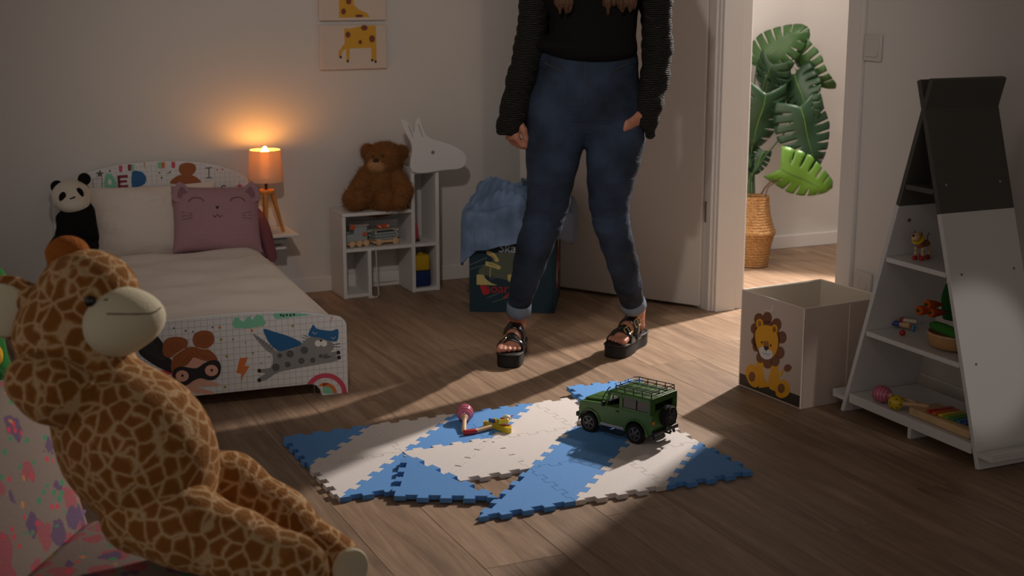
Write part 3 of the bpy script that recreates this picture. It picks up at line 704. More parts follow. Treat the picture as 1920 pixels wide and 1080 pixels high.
for cx_, cy_ in ((428, 630), (685, 582)):
    D('eye_opening_print', circ(cx_, cy_, 58, 18, 50), 7, 'skin', 0); D('pupil_print', circ(cx_+2, cy_-3, 12, 10, 12), 8, 'black', 0)
D('bolt_print', [(935, 475), (1005, 468), (975, 545), (1020, 545), (960, 640), (945, 700), (950, 610), (905, 605)], 2, 'orange', 0)
# cat with cape
D('cat_tail_print', [(1055, 275), (1080, 275), (1230, 390), (1240, 440), (1160, 400)], 2, 'grey')
for k in range(6): lines(bed, 'tail_stripe_print', [tr6([(1085+k*24, 310+k*18), (1105+k*24, 288+k*18)])], .0014, 3, INK['dgrey'])
D('cat_body_print', [(1225, 420), (1300, 410), (1400, 395), (1480, 345), (1540, 300), (1600, 285), (1720, 320), (1760, 360), (1750, 400), (1700, 450), (1800, 460), (1800, 490), (1700, 515), (1560, 540), (1400, 570), (1270, 600), (1180, 655), (1110, 680), (1090, 655), (1160, 610), (1100, 600), (1095, 575), (1200, 560), (1225, 500)], 3, 'grey', 3)
D('paw_print', [(1680, 440), (1795, 415), (1810, 435), (1720, 470), (1670, 480)], 3, 'grey')
for x, y, r in ((1285, 452, 22), (1375, 437, 33), (1500, 405, 34), (1475, 498, 28), (1575, 492, 24), (1355, 530, 26), (1250, 555, 34), (1645, 455, 18)): D('spot_print', circ(x, y, r, 12), 4, 'dgrey', 0)
for x, y in ((1105, 585), (1105, 668), (1800, 425), (1805, 468)): D('claw_print', circ(x, y, 17, 10), 5, 'black', 0)
D('cat_cape_print', [(1145, 218), (1240, 245), (1370, 285), (1480, 345), (1400, 385), (1330, 405), (1270, 408), (1200, 350), (1160, 280)], 4, 'blue', 3)
D('cat_mask_print', [(1535, 265), (1580, 180), (1605, 215), (1680, 230), (1745, 235), (1795, 218), (1800, 270), (1785, 325), (1720, 320), (1640, 295), (1560, 285)], 5, 'blue', 2)
for q in ([(1572, 240), (1590, 262), (1612, 248)], [(1735, 290), (1755, 305), (1772, 285)]): lines(bed, 'closed_eye_print', [tr6(sm(q, 4, False))], .0012, 6, INK['white'])
for x in (1620, 1672): D('cheek_print', circ(x, 345, 28, 14), 6, 'white', 0)
D('cat_nose_print', circ(1646, 320, 10, 8), 7, 'black', 0)
for q in ([(1480, 290), (1535, 310)], [(1492, 270), (1545, 295)], [(1505, 320), (1485, 325)], [(1755, 355), (1815, 345)], [(1760, 372), (1818, 375)]): lines(bed, 'whisker_print', [tr6(q)], .0008, 6, INK['black'])
D('shrub_print', [(888, 212), (885, 130), (915, 115), (950, 150), (975, 150), (1000, 110), (1025, 112), (1045, 140), (1075, 100), (1120, 97), (1145, 130), (1145, 190)], 2, 'mint', 2)
D('swoosh_print', [(1235, 82), (1400, 80), (1560, 92), (1420, 112), (1260, 130), (1238, 110)], 2, 'mint', 2)
for x, y in ((1295, 97), (1317, 102), (1347, 95), (1380, 97), (1410, 92)): D('dot_print', circ(x, y, 10, 8), 3, 'black', 0)
D('spark_print', [(1740, 108), (1755, 108), (1735, 165), (1727, 160)], 2, 'rose', 0)
for r0, r1, ink in ((205, 158, 'pink'), (108, 72, 'orange'), (70, 4, 'mint')):
    o_ = [(1690+r0*math.cos(a)*.9, 785-r0*math.sin(a)*.87) for a in np.linspace(.02, math.pi*.98, 22)]; i_ = [(1690+r1*math.cos(a)*.9, 785-r1*math.sin(a)*.87) for a in np.linspace(.02, math.pi*.98, 22)]
    q = tr6(o_+i_[::-1]); zc = lambda x, z: (min(x, .3835), z)
    q = [zc(x, z) for x, z in q]; q = [(max(x, .304) if z < .032 else x, max(z, .043) if x < .285 else z) for x, z in q]
    decal(bed, 'rainbow_print', q, 2, INK[ink], 0)
for x, y, ink in ((355, 212, 'black'), (460, 235, 'gold'), (522, 243, 'black'), (695, 205, 'black'), (758, 205, 'orange'), (1040, 232, 'orange'), (1398, 192, 'gold'), (770, 312, 'gold'), (875, 310, 'brown2'), (820, 460, 'gold'), (1050, 432, 'brown2'), (1125, 520, 'grey'), (805, 728, 'gold'), (1190, 468, 'grey'), (985, 340, 'grey')):
    D('speckle_print', circ(x, y, 12 if ink in ('orange', 'gold') else 7, 8), 2, ink, 0)
# headboard letters and flags (crop of the photo: origin 80,290, scale 4.571)
yh = BL-.016
def H(name, p, layer, ink, n=0): return decal(bed, name, tr6(p, yh, (80, 290), 4.571), layer, INK[ink], yh, n)
gl = []
for i in range(-19, 20):
    x = i*.0185; zt = float(np.interp(abs(x), [0, .18, .30, .365], [.577, .563, .525, .475]))-.006; gl.append([(x, .3), (x, zt)])
for j in range(0, 15):
    z = .3+j*.0185; xm = float(np.interp(-z, [-.577, -.563, -.525, -.475, -.3], [0, .175, .295, .36, .38])); 
    if xm > .02: gl.append([(-xm, z), (xm, z)])
lines(bed, 'grid_print', gl, .0007, 1, INK['grid'], yh)
def HL(name, ps, wd, layer, ink, closed=False): return lines(bed, name, [tr6(q, yh, (80, 290), 4.571) for q in ps], wd, layer, INK[ink], yh, closed)
HL('letter_print', [sm([(392, 185), (350, 180), (325, 215), (340, 245), (375, 270), (395, 300), (385, 335)], 4, False)], .0095, 2, 'black')
HL('letter_print', [[(430, 208), (510, 205), (508, 318), (435, 320)]], .0024, 2, 'brown2', True)
H('letter_print', [(535, 180), (570, 165), (605, 185), (640, 290), (535, 305)], 2, 'mint', 2); H('letter_hole_print', circ(575, 235, 16, 10, 26), 3, 'white')
for q in ([(640, 178), (665, 176), (668, 288), (645, 290)], [(640, 178), (728, 172), (730, 198), (642, 204)], [(645, 222), (722, 216), (722, 238), (645, 244)], [(645, 264), (733, 258), (733, 283), (645, 290)]): H('letter_print', q, 2, 'maroon')
H('letter_print', [(765, 150), (810, 138), (860, 155), (888, 200), (875, 250), (830, 272), (765, 280)], 2, 'blue', 2)
HL('letter_print', [[(1395, 115), (1450, 110)], [(1424, 112), (1424, 198)], [(1400, 200), (1452, 196)]], .004, 2, 'dgrey')
HL('letter_print', [sm([(1570, 270), (1545, 265), (1530, 285), (1535, 298)], 4, False)], .004, 2, 'black')
for x0, y0, ink in ((652, 95, 'pink'), (728, 85, 'maroon'), (752, 85, 'mint'), (985, 65, 'mint'), (1015, 65, 'orange'), (1103, 62, 'pink'), (866, 66, 'gold')):
    wd = 10 if ink == 'gold' else 32; H('flag_print', [(x0, y0), (x0+wd, y0-2), (x0+wd-2, y0+52), (x0+4, y0+54)], 2, ink)
def star(cx, cy, r): return [(cx+(r if i % 2 == 0 else r*.42)*math.sin(i*math.pi/5), cy-(r if i % 2 == 0 else r*.42)*math.cos(i*math.pi/5)) for i in range(10)]
H('star_print', star(490, 165, 38), 2, 'dgrey'); H('star_print', star(1688, 272, 32), 2, 'pink')
H('bun_print', [(1165, 130), (1180, 85), (1240, 68), (1300, 82), (1315, 125), (1285, 170), (1235, 182), (1185, 165)], 3, 'brown', 3)
H('hair_print', [(1090, 245), (1130, 195), (1190, 172), (1260, 170), (1320, 195), (1360, 240), (1290, 250), (1180, 250)], 2, 'brown', 3)
for x, y, ink in ((1000, 155, 'dgrey'), (1075, 160, 'grey'), (1020, 198, 'black'), (1090, 150, 'dgrey'), (1495, 130, 'orange'), (1540, 125, 'pink'), (575, 140, 'black')): H('speckle_print', circ(x, y, 8, 8), 2, ink)
# ---------------- panda
FURW = mat('cream_plush', (206, 196, 180), .95, .1, bump=(120, .5), sheen=.5); FURB = mat('black_plush', (22, 21, 21), .95, .1, bump=(120, .5), sheen=.2)
ZP = 5.08
pc = dep(133, 372, ZP)
panda = thing('panda_plush', 'black and white plush panda sitting on the bed beside the white pillow', 'plush toy', tuple(np.round(pc-np.array([0, 0, .19]), 3)))
px5 = 1/2600*ZP
def pp(x, y, d=0): return dep(x, y, ZP-d)
s = SDF().ell(pp(134, 368), (36*px5, 34*px5, 31*px5), .01).ell(pp(140, 384, .03), (26*px5, 22*px5, 17*px5), .02); hd = s
soft('head', s, .004, FURW, panda)
s = SDF().cone(pp(148, 402), pp(145, 440), 30*px5, 40*px5).cone(pp(118, 410, .02), pp(128, 440, .06), 13*px5, 13*px5).cone(pp(165, 410, .02), pp(170, 440, .06), 13*px5, 13*px5); soft('body', s, .005, FURB, panda)
for x, y in ((107, 350), (158, 336)): soft('ear', SDF().ell(pp(x, y, -.01), (12*px5, 8*px5, 12*px5), 0), .003, FURB, panda)
for x, y, a in ((117, 369, .4), (150, 361, -.4)):
    p = hd.hit(x, y, 4); part('eye_patch', G().ball((0, 0, 0), (.0125, .005, .019), 14), FURB, panda, loc=tuple(Vector(p)-panda.location), rot=(0, a, -YAW)); 
p = hd.hit(136, 371, 4); part('mouth', G().tube([(-.010, -.002, -.004), (-.004, -.003, -.002), (.004, -.003, .001), (.010, -.002, .004)], .0025, 6), FURB, panda, loc=tuple(Vector(p)-panda.location), rot=(0, 0, -YAW))
for x, y in ((118, 455), (165, 460)): soft('leg', SDF().cone(pp(x, y), pp(x-8, y+8, .1), 20*px5, 18*px5), .004, FURB, panda)
# ------------------------------------------------------------------ donkey shaped toy shelf
sx, sy = 1.643, 5.235
don = thing('animal_shelf', 'white open toy shelf shaped like a donkey standing against the back wall', 'shelf', (sx, sy, 0))
def B(n, c, d, bev=.0015, m=LACQ): return part(n, G().box(c, d), m, don, 0, bevel=bev)
dp = .168; T = .015; W = .415; XT = .302
B('side_panel', (T/2, dp/2, .167), (T, dp, .334)); B('side_panel', (W-T/2, dp/2, .2505), (T, dp, .501)); B('tower_panel', (XT, dp/2, .256), (T, dp, .512))
B('leg_panel', (.112, dp/2, .095), (T, dp, .19)); B('top_board', ((XT-T/2)/2, dp/2-.001, .334+.0065), (XT-T/2, dp+.004, .013)); B('middle_board', (W/2, dp/2+.001, .195), (W-.002*2, dp-.004, .013))
B('foot_board', (.056, dp/2, .007), (.10, dp-.01, .013)); B('foot_board', ((XT+W)/2, dp/2, .007), (W-XT, dp-.01, .013)); B('tower_top', ((XT+W)/2, dp/2, .494), (W-XT-.002, dp-.004, .012))
B('back_strip', (.155, dp-.005, .26), (.29, .006, .05)); B('back_strip', (.2, dp-.005, .03), (.17, .006, .02))
hp = [(XT-.006, .500), (XT-.004, .60), (XT-.035, .665), (XT-.050, .705), (XT-.038, .715), (XT-.010, .690), (XT+.004, .655), (XT+.012, .705), (XT+.03, .715), (XT+.040, .680), (XT+.065, .638), (.44, .612), (.50, .585), (.530, .555), (.528, .522), (.505, .503), (.44, .500)]
part('head_panel', G().prism(sm(hp, 4), -.014, .0, MYZ), LACQ, don, 30, bevel=.0025)
part('eye', G().lathe([(.0075, 0), (.0075, .0015), (.001, .002)], 16, Matrix.Translation((.385, -.0138, .575)) @ Matrix.Rotation(math.pi/2, 4, 'X')), mat('grey_eye', (120, 112, 112), .5), don)
for x in (XT-.02, XT+.022): part('ear_line', G().tube([(x+.018, -.0145, .64), (x, -.0145, .69)], .0012, 5), MATS['grey_eye'], don)
part('pull_cord', G().tube([(.135, -.012, .196), (.137, -.010, .10), (.14, -.012, .05)], .0022, 6).tube([(.14, -.012, .05), (.141, -.02, .012), (.13, -.03, .004), (.11, -.028, .003)], .0022, 6).box((.104, -.028, .005), (.022, .010, .008)), mat('white_cord', (200, 195, 188), .8), don)
# teddy bear on the shelf
TED = mat('brown_plush', (132, 88, 50), .95, .1, bump=(140, .7, 4), sheen=.6, var=(30, .12)); TEDL = mat('tan_plush', (180, 134, 92), .95, .1, bump=(140, .5), sheen=.5)
NOSE = mat('black_gloss', (18, 16, 15), .2, .6)
ZT = 5.665; k = ZT/2600; zb = .348
ted = thing('teddy_bear', 'brown plush teddy bear sitting on top of the donkey shelf', 'plush toy', (1.79, 5.30, zb))
def tp(x, y, d=0): return dep(x, y, ZT-d)
s = SDF().ell(tp(710, 356), (50*k, 36*k, 50*k), .02).ell(tp(716, 330), (36*k, 26*k, 32*k), .03); hd = SDF().ell(tp(721, 298), (35*k, 34*k, 31*k), .02).ell(tp(711, 308, .045), (21*k, 20*k, 17*k), .03)
FT = mat('brown_pile', (146, 100, 60), .8, .15); FTL = mat('tan_pile', (190, 146, 104), .8, .15)
fur(soft('body', s, .004, TED, ted), 9000, .005, FT)
fur(soft('head', hd, .0035, TED, ted), 8000, .004, FT)
fur(soft('muzzle', SDF().ell(tp(709, 310, .058), (20*k, 17*k, 16*k), 0), .0035, TEDL, ted), 2000, .0025, FTL)
for x, y in ((690, 284), (753, 286)): soft('ear', SDF().ell(tp(x, y, .0), (13*k, 8*k, 14*k), 0), .003, TED, ted)
for o in [q for q in bpy.data.objects if q.parent == ted and q.name.startswith('ear')]: fur(o, 1200, .004, FT)
p = SDF().ell(tp(709, 310, .058), (20*k, 17*k, 16*k), 0).hit(705, 301, 5); part('nose', G().ball((0, 0, 0), (.014, .009, .009), 12), NOSE, ted, loc=tuple(Vector(p)-ted.location), rot=(0, 0, -YAW))
for x, y in ((700, 294), (718, 293)): p = hd.hit(x, y, 5); part('eye', G().ball((0, 0, 0), .006, 10), NOSE, ted, loc=tuple(Vector(p)-ted.location))
for pts in (((690, 335, .05), (676, 352, .06), (668, 366, .08)), ((745, 335, .04), (755, 358, .06), (748, 378, .08))):
    o = soft('arm', SDF().chain([(tp(*pts[0]), 16*k), (tp(*pts[1]), 17*k), (tp(*pts[2]), 16*k)]), .004, TED, ted); fur(o, 2500, .005, FT)
for a, b in (((698, 364, .03), (665, 374, .09)), ((728, 370, .03), (724, 377, .06))):
    o = soft('leg', SDF().cone(tp(*a), tp(*b), 20*k, 18.5*k).ell(tp(b[0], b[1]-1, b[2]+.012), (20*k, 18*k, 19*k), .02), .004, TED, ted); fur(o, 3000, .005, FT)
# things on the shelf boards
DUSTB = mat('dusty_blue_paint', (150, 160, 160), .5, .4); GREYW = mat('grey_wood', (168, 160, 150), .55); OR2 = mat('orange_felt', (206, 84, 40), .6); 
def local(par, x, y, z): return (par.location.x+x, par.location.y+y, par.location.z+z)
tr = thing('toy_train_engine', 'grey blue wooden train engine with orange flowers on the donkey shelf', 'toy train', local(don, .075, .062, .2018), .15)
part('chassis', G().box((0, 0, .014), (.10, .05, .012)), WOOD, tr, 0, bevel=.003); part('cabin', G().box((.012, 0, .052), (.06, .048, .062)).box((-.032, 0, .036), (.034, .044, .032)), DUSTB, tr, 0, bevel=.004)
part('roof', G().box((.012, 0, .086), (.07, .056, .006)), GREYW, tr, 0, bevel=.002)
for x in (-.032, 0, .032):
    for s_ in (-1, 1): part('wheel', G().lathe([(.013, -.004), (.014, 0), (.013, .004), (.004, .005)], 16, Matrix.Translation((x, s_*.029, .0142)) @ Matrix.Rotation(-s_*math.pi/2, 4, 'X')), WOOD, tr)
for x, z, r in ((-.026, .082, .011), (.026, .05, .009)): 
    g = G()
    for q in range(6): g.ball((x+r*.6*math.cos(q*1.047), -.027, z+r*.6*math.sin(q*1.047)), (r*.5, .003, r*.5), 8)
    part('flower', g, OR2, tr)
tr = thing('toy_train_wagon', 'grey wooden train wagon with striped gift bow on the donkey shelf', 'toy train', local(don, .195, .062, .2018), .15)
part('chassis', G().box((0, 0, .014), (.115, .05, .012)), WOOD, tr, 0, bevel=.003); g = G()
for z in (.026, .037, .048): g.box((0, -.021, z), (.10, .005, .008)); g.box((0, .021, z), (.10, .005, .008)); g.box((-.048, 0, z), (.005, .04, .008)); g.box((.048, 0, z), (.005, .04, .008))
part('side_boards', g, DUSTB, tr, 0, bevel=.001); part('roof', G().box((0, 0, .063), (.11, .05, .004)), GREYW, tr, 0)
for x in (-.046, .046): part('post', G().cyl((x, -.02, .05), (x, -.02, .062), .003, n=8), WOOD, tr)
part('bow', G().ball((-.018, 0, .073), (.014, .008, .009), 10, rot=(0, .5, 0)).ball((.012, 0, .073), (.014, .008, .009), 10, rot=(0, -.5, 0)).ball((-.003, -.004, .073), .006, 8), OR2, tr); part('bow_stripe', G().tube([(-.024, -.008, .076), (-.016, -.010, .07)], .003, 6).tube([(.014, -.010, .07), (.02, -.008, .077)], .003, 6), mat('cream_paint', (220, 205, 180)), tr)
for x in (-.038, .038):
    for s_ in (-1, 1): part('wheel', G().lathe([(.013, -.004), (.014, 0), (.013, .004), (.004, .005)], 16, Matrix.Translation((x, s_*.029, .0142)) @ Matrix.Rotation(-s_*math.pi/2, 4, 'X')), WOOD, tr)
fg = thing('toy_figure', 'small pink toy figure standing in the tall compartment of the shelf', 'figurine', local(don, .330, .05, .2018))
part('body', G().lathe([(.010, .012), (.012, .016), (.011, .05), (.006, .075), (.001, .08)], 16), mat('raspberry_paint', (176, 62, 80), .4), fg); part('foot', G().ball((.008, -.002, .006), (.008, .009, .0062), 10), mat('dark_paint', (52, 44, 48), .5), fg); part('foot', G().ball((-.008, -.002, .006), (.008, .009, .0062), 10), MATS['dark_paint'], fg)
YB = mat('mustard_soft_block', (186, 148, 30), .7, .2, bump=(60, .2)); NB = mat('navy_soft_block', (32, 48, 92), .7, .2, bump=(60, .2))
for nme, lab, m_, z, rz in (('toy_block', 'dark blue soft block under the yellow block in the shelf', NB, .0142, .06), ('toy_block', 'mustard yellow soft block stacked on the blue block in the shelf', YB, .0812, -.1)):
    t = thing(nme, lab, 'toy block', local(don, .352, .06, z), rz); part('cube_body', G().box((0, 0, .033), (.066, .066, .066), b=.008), m_, t, 50)
    part('knob', G().lathe([(.012, .062), (.012, .07), (.009, .072)], 16) if m_ is YB else G().lathe([(.014, -.033), (.014, -.0335), (.001, -.0335)], 14, Matrix.Translation((0, 0, .033)) @ Matrix.Rotation(math.pi/2, 4, 'X')), m_, t)
# ------------------------------------------------------------------ bedside lamp on a small wall table
tb = thing('wall_table', 'small white wall mounted night table with drawer beside the bed', 'night table', (1.365, 5.415, 0))
zt = .285
part('table_top', G().box((0, -.10, zt-.006), (.19, .20, .012)), LACQ, tb, 0, bevel=.003)
part('drawer_front', G().box((-.015, -.175, zt-.026), (.13, .012, .022)), mat('grey_drawer', (126, 122, 120), .5), tb, 0, bevel=.001)
part('drawer_box', G().box((-.015, -.09, zt-.026), (.13, .16, .026)), LACQ, tb, 0); part('lower_shelf', G().box((-.015, -.09, zt-.058), (.13, .16, .008)), LACQ, tb, 0)
part('wall_bracket', G().box((-.015, -.008, zt-.035), (.13, .012, .06)), LACQ, tb, 0)
lp = thing('table_lamp', 'glowing bedside lamp with white drum shade on wooden tripod legs', 'lamp', (1.358, 5.300, zt))
LW = mat('honey_wood', (196, 128, 56), .45, .4, var=(60, .15))
part('hub', G().lathe([(.030, .153), (.032, .156), (.032, .166), (.030, .169), (.004, .169)], 24), LW, lp, label='round honey wood hub')
for a in (-1.95, -.35, 1.55):
    c, s_ = math.cos(a), math.sin(a); part('leg', G().tube([(.062*c, .062*s_, .001), (.022*c, .022*s_, .158)], [.0055, .0095], 12), LW, lp)
part('stem', G().cyl((0, 0, .169), (0, 0, .235), .006, n=12), mat('dark_bronze', (78, 66, 56), .4, .5, metal=.7), lp)
m = bpy.data.materials.new('lamp_shade_linen'); m.use_nodes = True; t = m.node_tree; t.nodes.remove(t.nodes['Principled BSDF'])
a = nd(t, 'ShaderNodeBsdfDiffuse'); a.inputs[0].default_value = (.70, .62, .50, 1); b = nd(t, 'ShaderNodeBsdfTranslucent'); b.inputs[0].default_value = (.85, .62, .30, 1); mx = nd(t, 'ShaderNodeMixShader'); mx.inputs[0].default_value = .45
t.links.new(a.outputs[0], mx.inputs[1]); t.links.new(b.outputs[0], mx.inputs[2]); t.links.new(mx.outputs[0], t.nodes['Material Output'].inputs[0])
n = 40; vs = []; fs = []
for r, z in ((.069, .202), (.0605, .325), (.0590, .325), (.0675, .202)): vs += [(r*math.cos(2*math.pi*k_/n), r*math.sin(2*math.pi*k_/n), z) for k_ in range(n)]
for i in range(4): fs += [(i*n+k_, i*n+(k_+1) % n, ((i+1) % 4)*n+(k_+1) % n, ((i+1) % 4)*n+k_) for k_ in range(n)]
part('lamp_shade', G().add(vs, fs), m, lp)
part('shade_ring', G().tube([(.066*math.cos(q), .066*math.sin(q), .215) for q in np.linspace(0, 2*math.pi, 25)[:-1]], .001, 5, closed=True).tube([(-.066, 0, .215), (.066, 0, .215)], .001, 5).tube([(0, -.066, .215), (0, .066, .215)], .001, 5), MATS['dark_bronze'], lp)
part('socket', G().cyl((0, 0, .232), (0, 0, .291), .012, n=14), mat('cream_plastic', (210, 200, 185)), lp)
part('bulb', G().lathe([(.009, .290), (.014, .297), (.0165, .308), (.0155, .319), (.010, .330), (.004, .337), (.0005, .339)], 20), mat('glowing_bulb', (255, 220, 160), emit=((255, 166, 72), 125)), lp)
MATS['glowing_bulb'].node_tree.nodes['Principled BSDF'].inputs['Base Color'].default_value = (1, .9, .7, 1)
# ------------------------------------------------------------------ giraffe prints on the wall
CAN = mat('pale_canvas', (206, 190, 178), .8, .2, bump=(300, .1)); GY = flat('giraffe_yellow', (200, 152, 44)); GS = flat('giraffe_spot', (120, 58, 42)); HOOF = flat('hoof', (40, 28, 22))
def canvas(name, lab, x0, x1, z0, z1):
    t = thing(name, lab, 'wall picture', (0, 5.42, 0)); t.location = ((x0+x1)/2, 5.419, (z0+z1)/2)
    part('canvas', G().box((0, -.010, 0), (x1-x0, .018, z1-z0)), CAN, t, 0, bevel=.003); return t
def pw(t, pts): return [(q[0]-t.location.x, q[2]-t.location.z) for q in (ony(560+x/7.2, y/7.2, 5.40) for x, y in pts)]
lo = canvas('wall_picture', 'lower wall canvas with the body and legs of a yellow spotted giraffe', 1.624, 1.903, .905, 1.080)
up = canvas('wall_picture', 'upper wall canvas with the spotted neck of a yellow giraffe', 1.624, 1.903, 1.098, 1.273)
def W_(t, n_, p, l, m_, s_=0): p = pw(t, p); decal(t, n_, p, l, m_, -.019, s_)
W_(lo, 'giraffe_body_print', [(612, 385), (700, 385), (830, 355), (935, 345), (1040, 343), (1050, 640), (1050, 820), (985, 820), (975, 645), (690, 655), (685, 820), (645, 830), (640, 660), (590, 690), (575, 760), (540, 770), (540, 700), (590, 620), (620, 590)], 1, GY)
for x, y, rx, ry in ((665, 468, 33, 42), (885, 375, 45, 38), (990, 525, 40, 50), (830, 568, 24, 30)): W_(lo, 'giraffe_spot_print', circ(x, y, rx, 14, ry), 2, GS)
for x, y in ((568, 772), (662, 826), (992, 812), (1038, 832)): W_(lo, 'hoof_print', circ(x, y, 16, 10, 20), 2, HOOF)
W_(up, 'giraffe_neck_print', [(540, -260), (740, -260), (745, 60), (800, 120), (920, 175), (960, 232), (545, 240)], 1, GY)
for x, y, rx, ry in ((675, 20, 36, 40), (605, 155, 32, 42), (815, 215, 55, 20), (640, -120, 34, 40), (700, -200, 30, 32)): W_(up, 'giraffe_spot_print', circ(x, y, rx, 14, ry), 2, GS)
# ------------------------------------------------------------------ fabric bin heaped with clothes
bp0 = Vector((2.018, 4.825, 0)); bp1 = Vector((2.304, 4.660, 0)); bx = (bp1-bp0).normalized(); BA = math.atan2(bx.y, bx.x); BWd, BDp, BH = .330, .34, .335
TEAL = mat('dark_teal_fabric', (40, 58, 68), .85, .2, bump=(400, .15))
bn = thing('storage_bin', 'dark teal fabric bin with skate print standing behind the person', 'storage bin', bp0, BA)
for nme, c, d in (('front_panel', (BWd/2, .004, BH/2), (BWd, .008, BH)), ('back_panel', (BWd/2, BDp-.004, BH/2), (BWd, .008, BH)), ('side_panel', (.004, BDp/2, BH/2), (.008, BDp-.016, BH)), ('side_panel', (BWd-.004, BDp/2, BH/2), (.008, BDp-.016, BH)), ('bottom_panel', (BWd/2, BDp/2, .005), (BWd-.016, BDp-.016, .008))):
    part(nme, G().box(c, d), TEAL, bn, 0, bevel=.002)
PAL = flat('pale_yellow', (190, 176, 112)); OLV = flat('olive', (84, 92, 76)); RD = flat('brush_red', (172, 36, 44)); CHK = flat('chalk', (176, 182, 186)); ASH = flat('ash', (92, 102, 106))
nb = np.array([-math.sin(BA), math.cos(BA), 0]); IBN = inv(bn)
def tb_(p): return [((IBN @ Vector(onpl(870+x/6.75, 440+y/6.75, bp0, nb))).xz) for x, y in p]
def BD(n_, p, l, m_, s_=0): decal(bn, n_, [tuple(q) for q in tb_(p)], l, m_, 0, s_)
BD('olive_patch_print', [(330, 240), (640, 215), (620, 600), (480, 560), (300, 520), (180, 500), (190, 440), (260, 380), (420, 300)], 1, OLV)
for a, b in (((70, 385), (290, 290)), ((70, 440), (300, 370)), ((290, 800), (440, 740)), ((360, 855), (560, 790)), ((330, 560), (520, 510))): lines(bn, 'stroke_print', [[tuple(q) for q in tb_([a, b])]], .003, 2, ASH)
BD('arrow_sign_print', [(285, 205), (330, 208), (390, 240), (445, 320), (435, 340), (405, 345), (350, 280), (290, 245)], 3, PAL); BD('arrow_sign_print', [(275, 335), (390, 365), (455, 395), (470, 415), (445, 445), (400, 425), (270, 390)], 3, PAL)
for p in ([(320, 235), (400, 310)], [(310, 365), (410, 398)]): lines(bn, 'sign_scribble_print', [[tuple(q) for q in tb_(p)]], .0022, 4, RD if p[0][1] < 300 else OLV)
lines(bn, 'sign_post_print', [[tuple(q) for q in tb_([(335, 420), (328, 540)])]], .0028, 3, PAL)
BD('ramp_print', [(160, 505), (245, 505), (275, 560), (340, 610), (420, 640), (160, 632)], 3, PAL)
def word(par, s, cx, cz, size, m_, y, shear=0, name='lettering', rot=0):
    me = text_mesh(s, size, name); 
    for v in me.vertices: x, z = v.co.x+shear*v.co.y, v.co.y; c, q = math.cos(rot), math.sin(rot); v.co = (cx+x*c-z*q, y-.0006+v.co.z, cz+x*q+z*c)
    return part(name, me, m_, par, 0)
q = tb_([(560, 175)])[0]; word(bn, 'Skate', .168, q[1], .050, CHK, 0, .1)
q = tb_([(370, 690)])[0]; word(bn, 'board', .118, q[1]+.002, .052, RD, 0, 0, 'lettering'); BD('scribble_print', [(205, 625), (300, 690), (330, 730), (270, 760), (235, 740)], 2, RD, 3); BD('scribble_print', [(490, 800), (540, 760), (570, 730), (575, 760), (530, 800)], 2, RD)
BD('yellow_figure_print', [(550, 510), (600, 500), (610, 560), (570, 600), (555, 560)], 3, PAL)
# the same motif on the right side panel
MS = Matrix.Translation((BWd, 0, 0)) @ Matrix(((0, 0, 1, 0), (1, 0, 0, 0), (0, 1, 0, 0), (0, 0, 0, 1)))
for n_, p, m_ in (('ramp_print', [(.10, .10), (.16, .10), (.14, .18), (.11, .14)], PAL), ('scribble_print', [(.10, .07), (.2, .08), (.19, .11), (.11, .11)], RD), ('figure_print', [(.18, .12), (.24, .13), (.23, .24), (.19, .22)], RD), ('figure_print', [(.19, .22), (.23, .24), (.22, .27), (.18, .26)], PAL), ('stroke_print', [(.26, .05), (.28, .05), (.29, .15), (.27, .15)], ASH)):
    part(n_, G().prism(p, -.0002, .0006, MS), m_, bn, 0)
# heap of clothes: crumpled denim blue cloth over the rim
def heap(name, lab, pts, m_, amp, seed, h=.006):
    s_ = SDF()
    for c, r, kk in pts: s_.ell(c, r, kk)
    rg = np.random.default_rng(seed); Ks = rg.normal(0, 1, (7, 3)); Ks /= np.linalg.norm(Ks, axis=1)[:, None]; fr = rg.uniform(22, 60, 7); ph = rg.uniform(0, 6, 7)
    def disp(X):
        d = 0
        for q in range(7): d = d+np.abs(np.sin((X[0]*Ks[q, 0]+X[1]*Ks[q, 1]+X[2]*Ks[q, 2])*fr[q]+ph[q]+1.5*np.sin(X[2]*9+q)))*amp/7
        return -d+amp*.5
    return tag(part(name, s_.mesh(name, h, (0, 0, 0), disp), m_, None, 0), lab, 'clothes')
DEN = mat('light_denim_cloth', (112, 136, 168), .9, .15, bump=(220, .35), var=(9, .4)); GRC = mat('grey_blue_cloth', (98, 106, 122), .9, .15, bump=(220, .35), var=(6, .2))
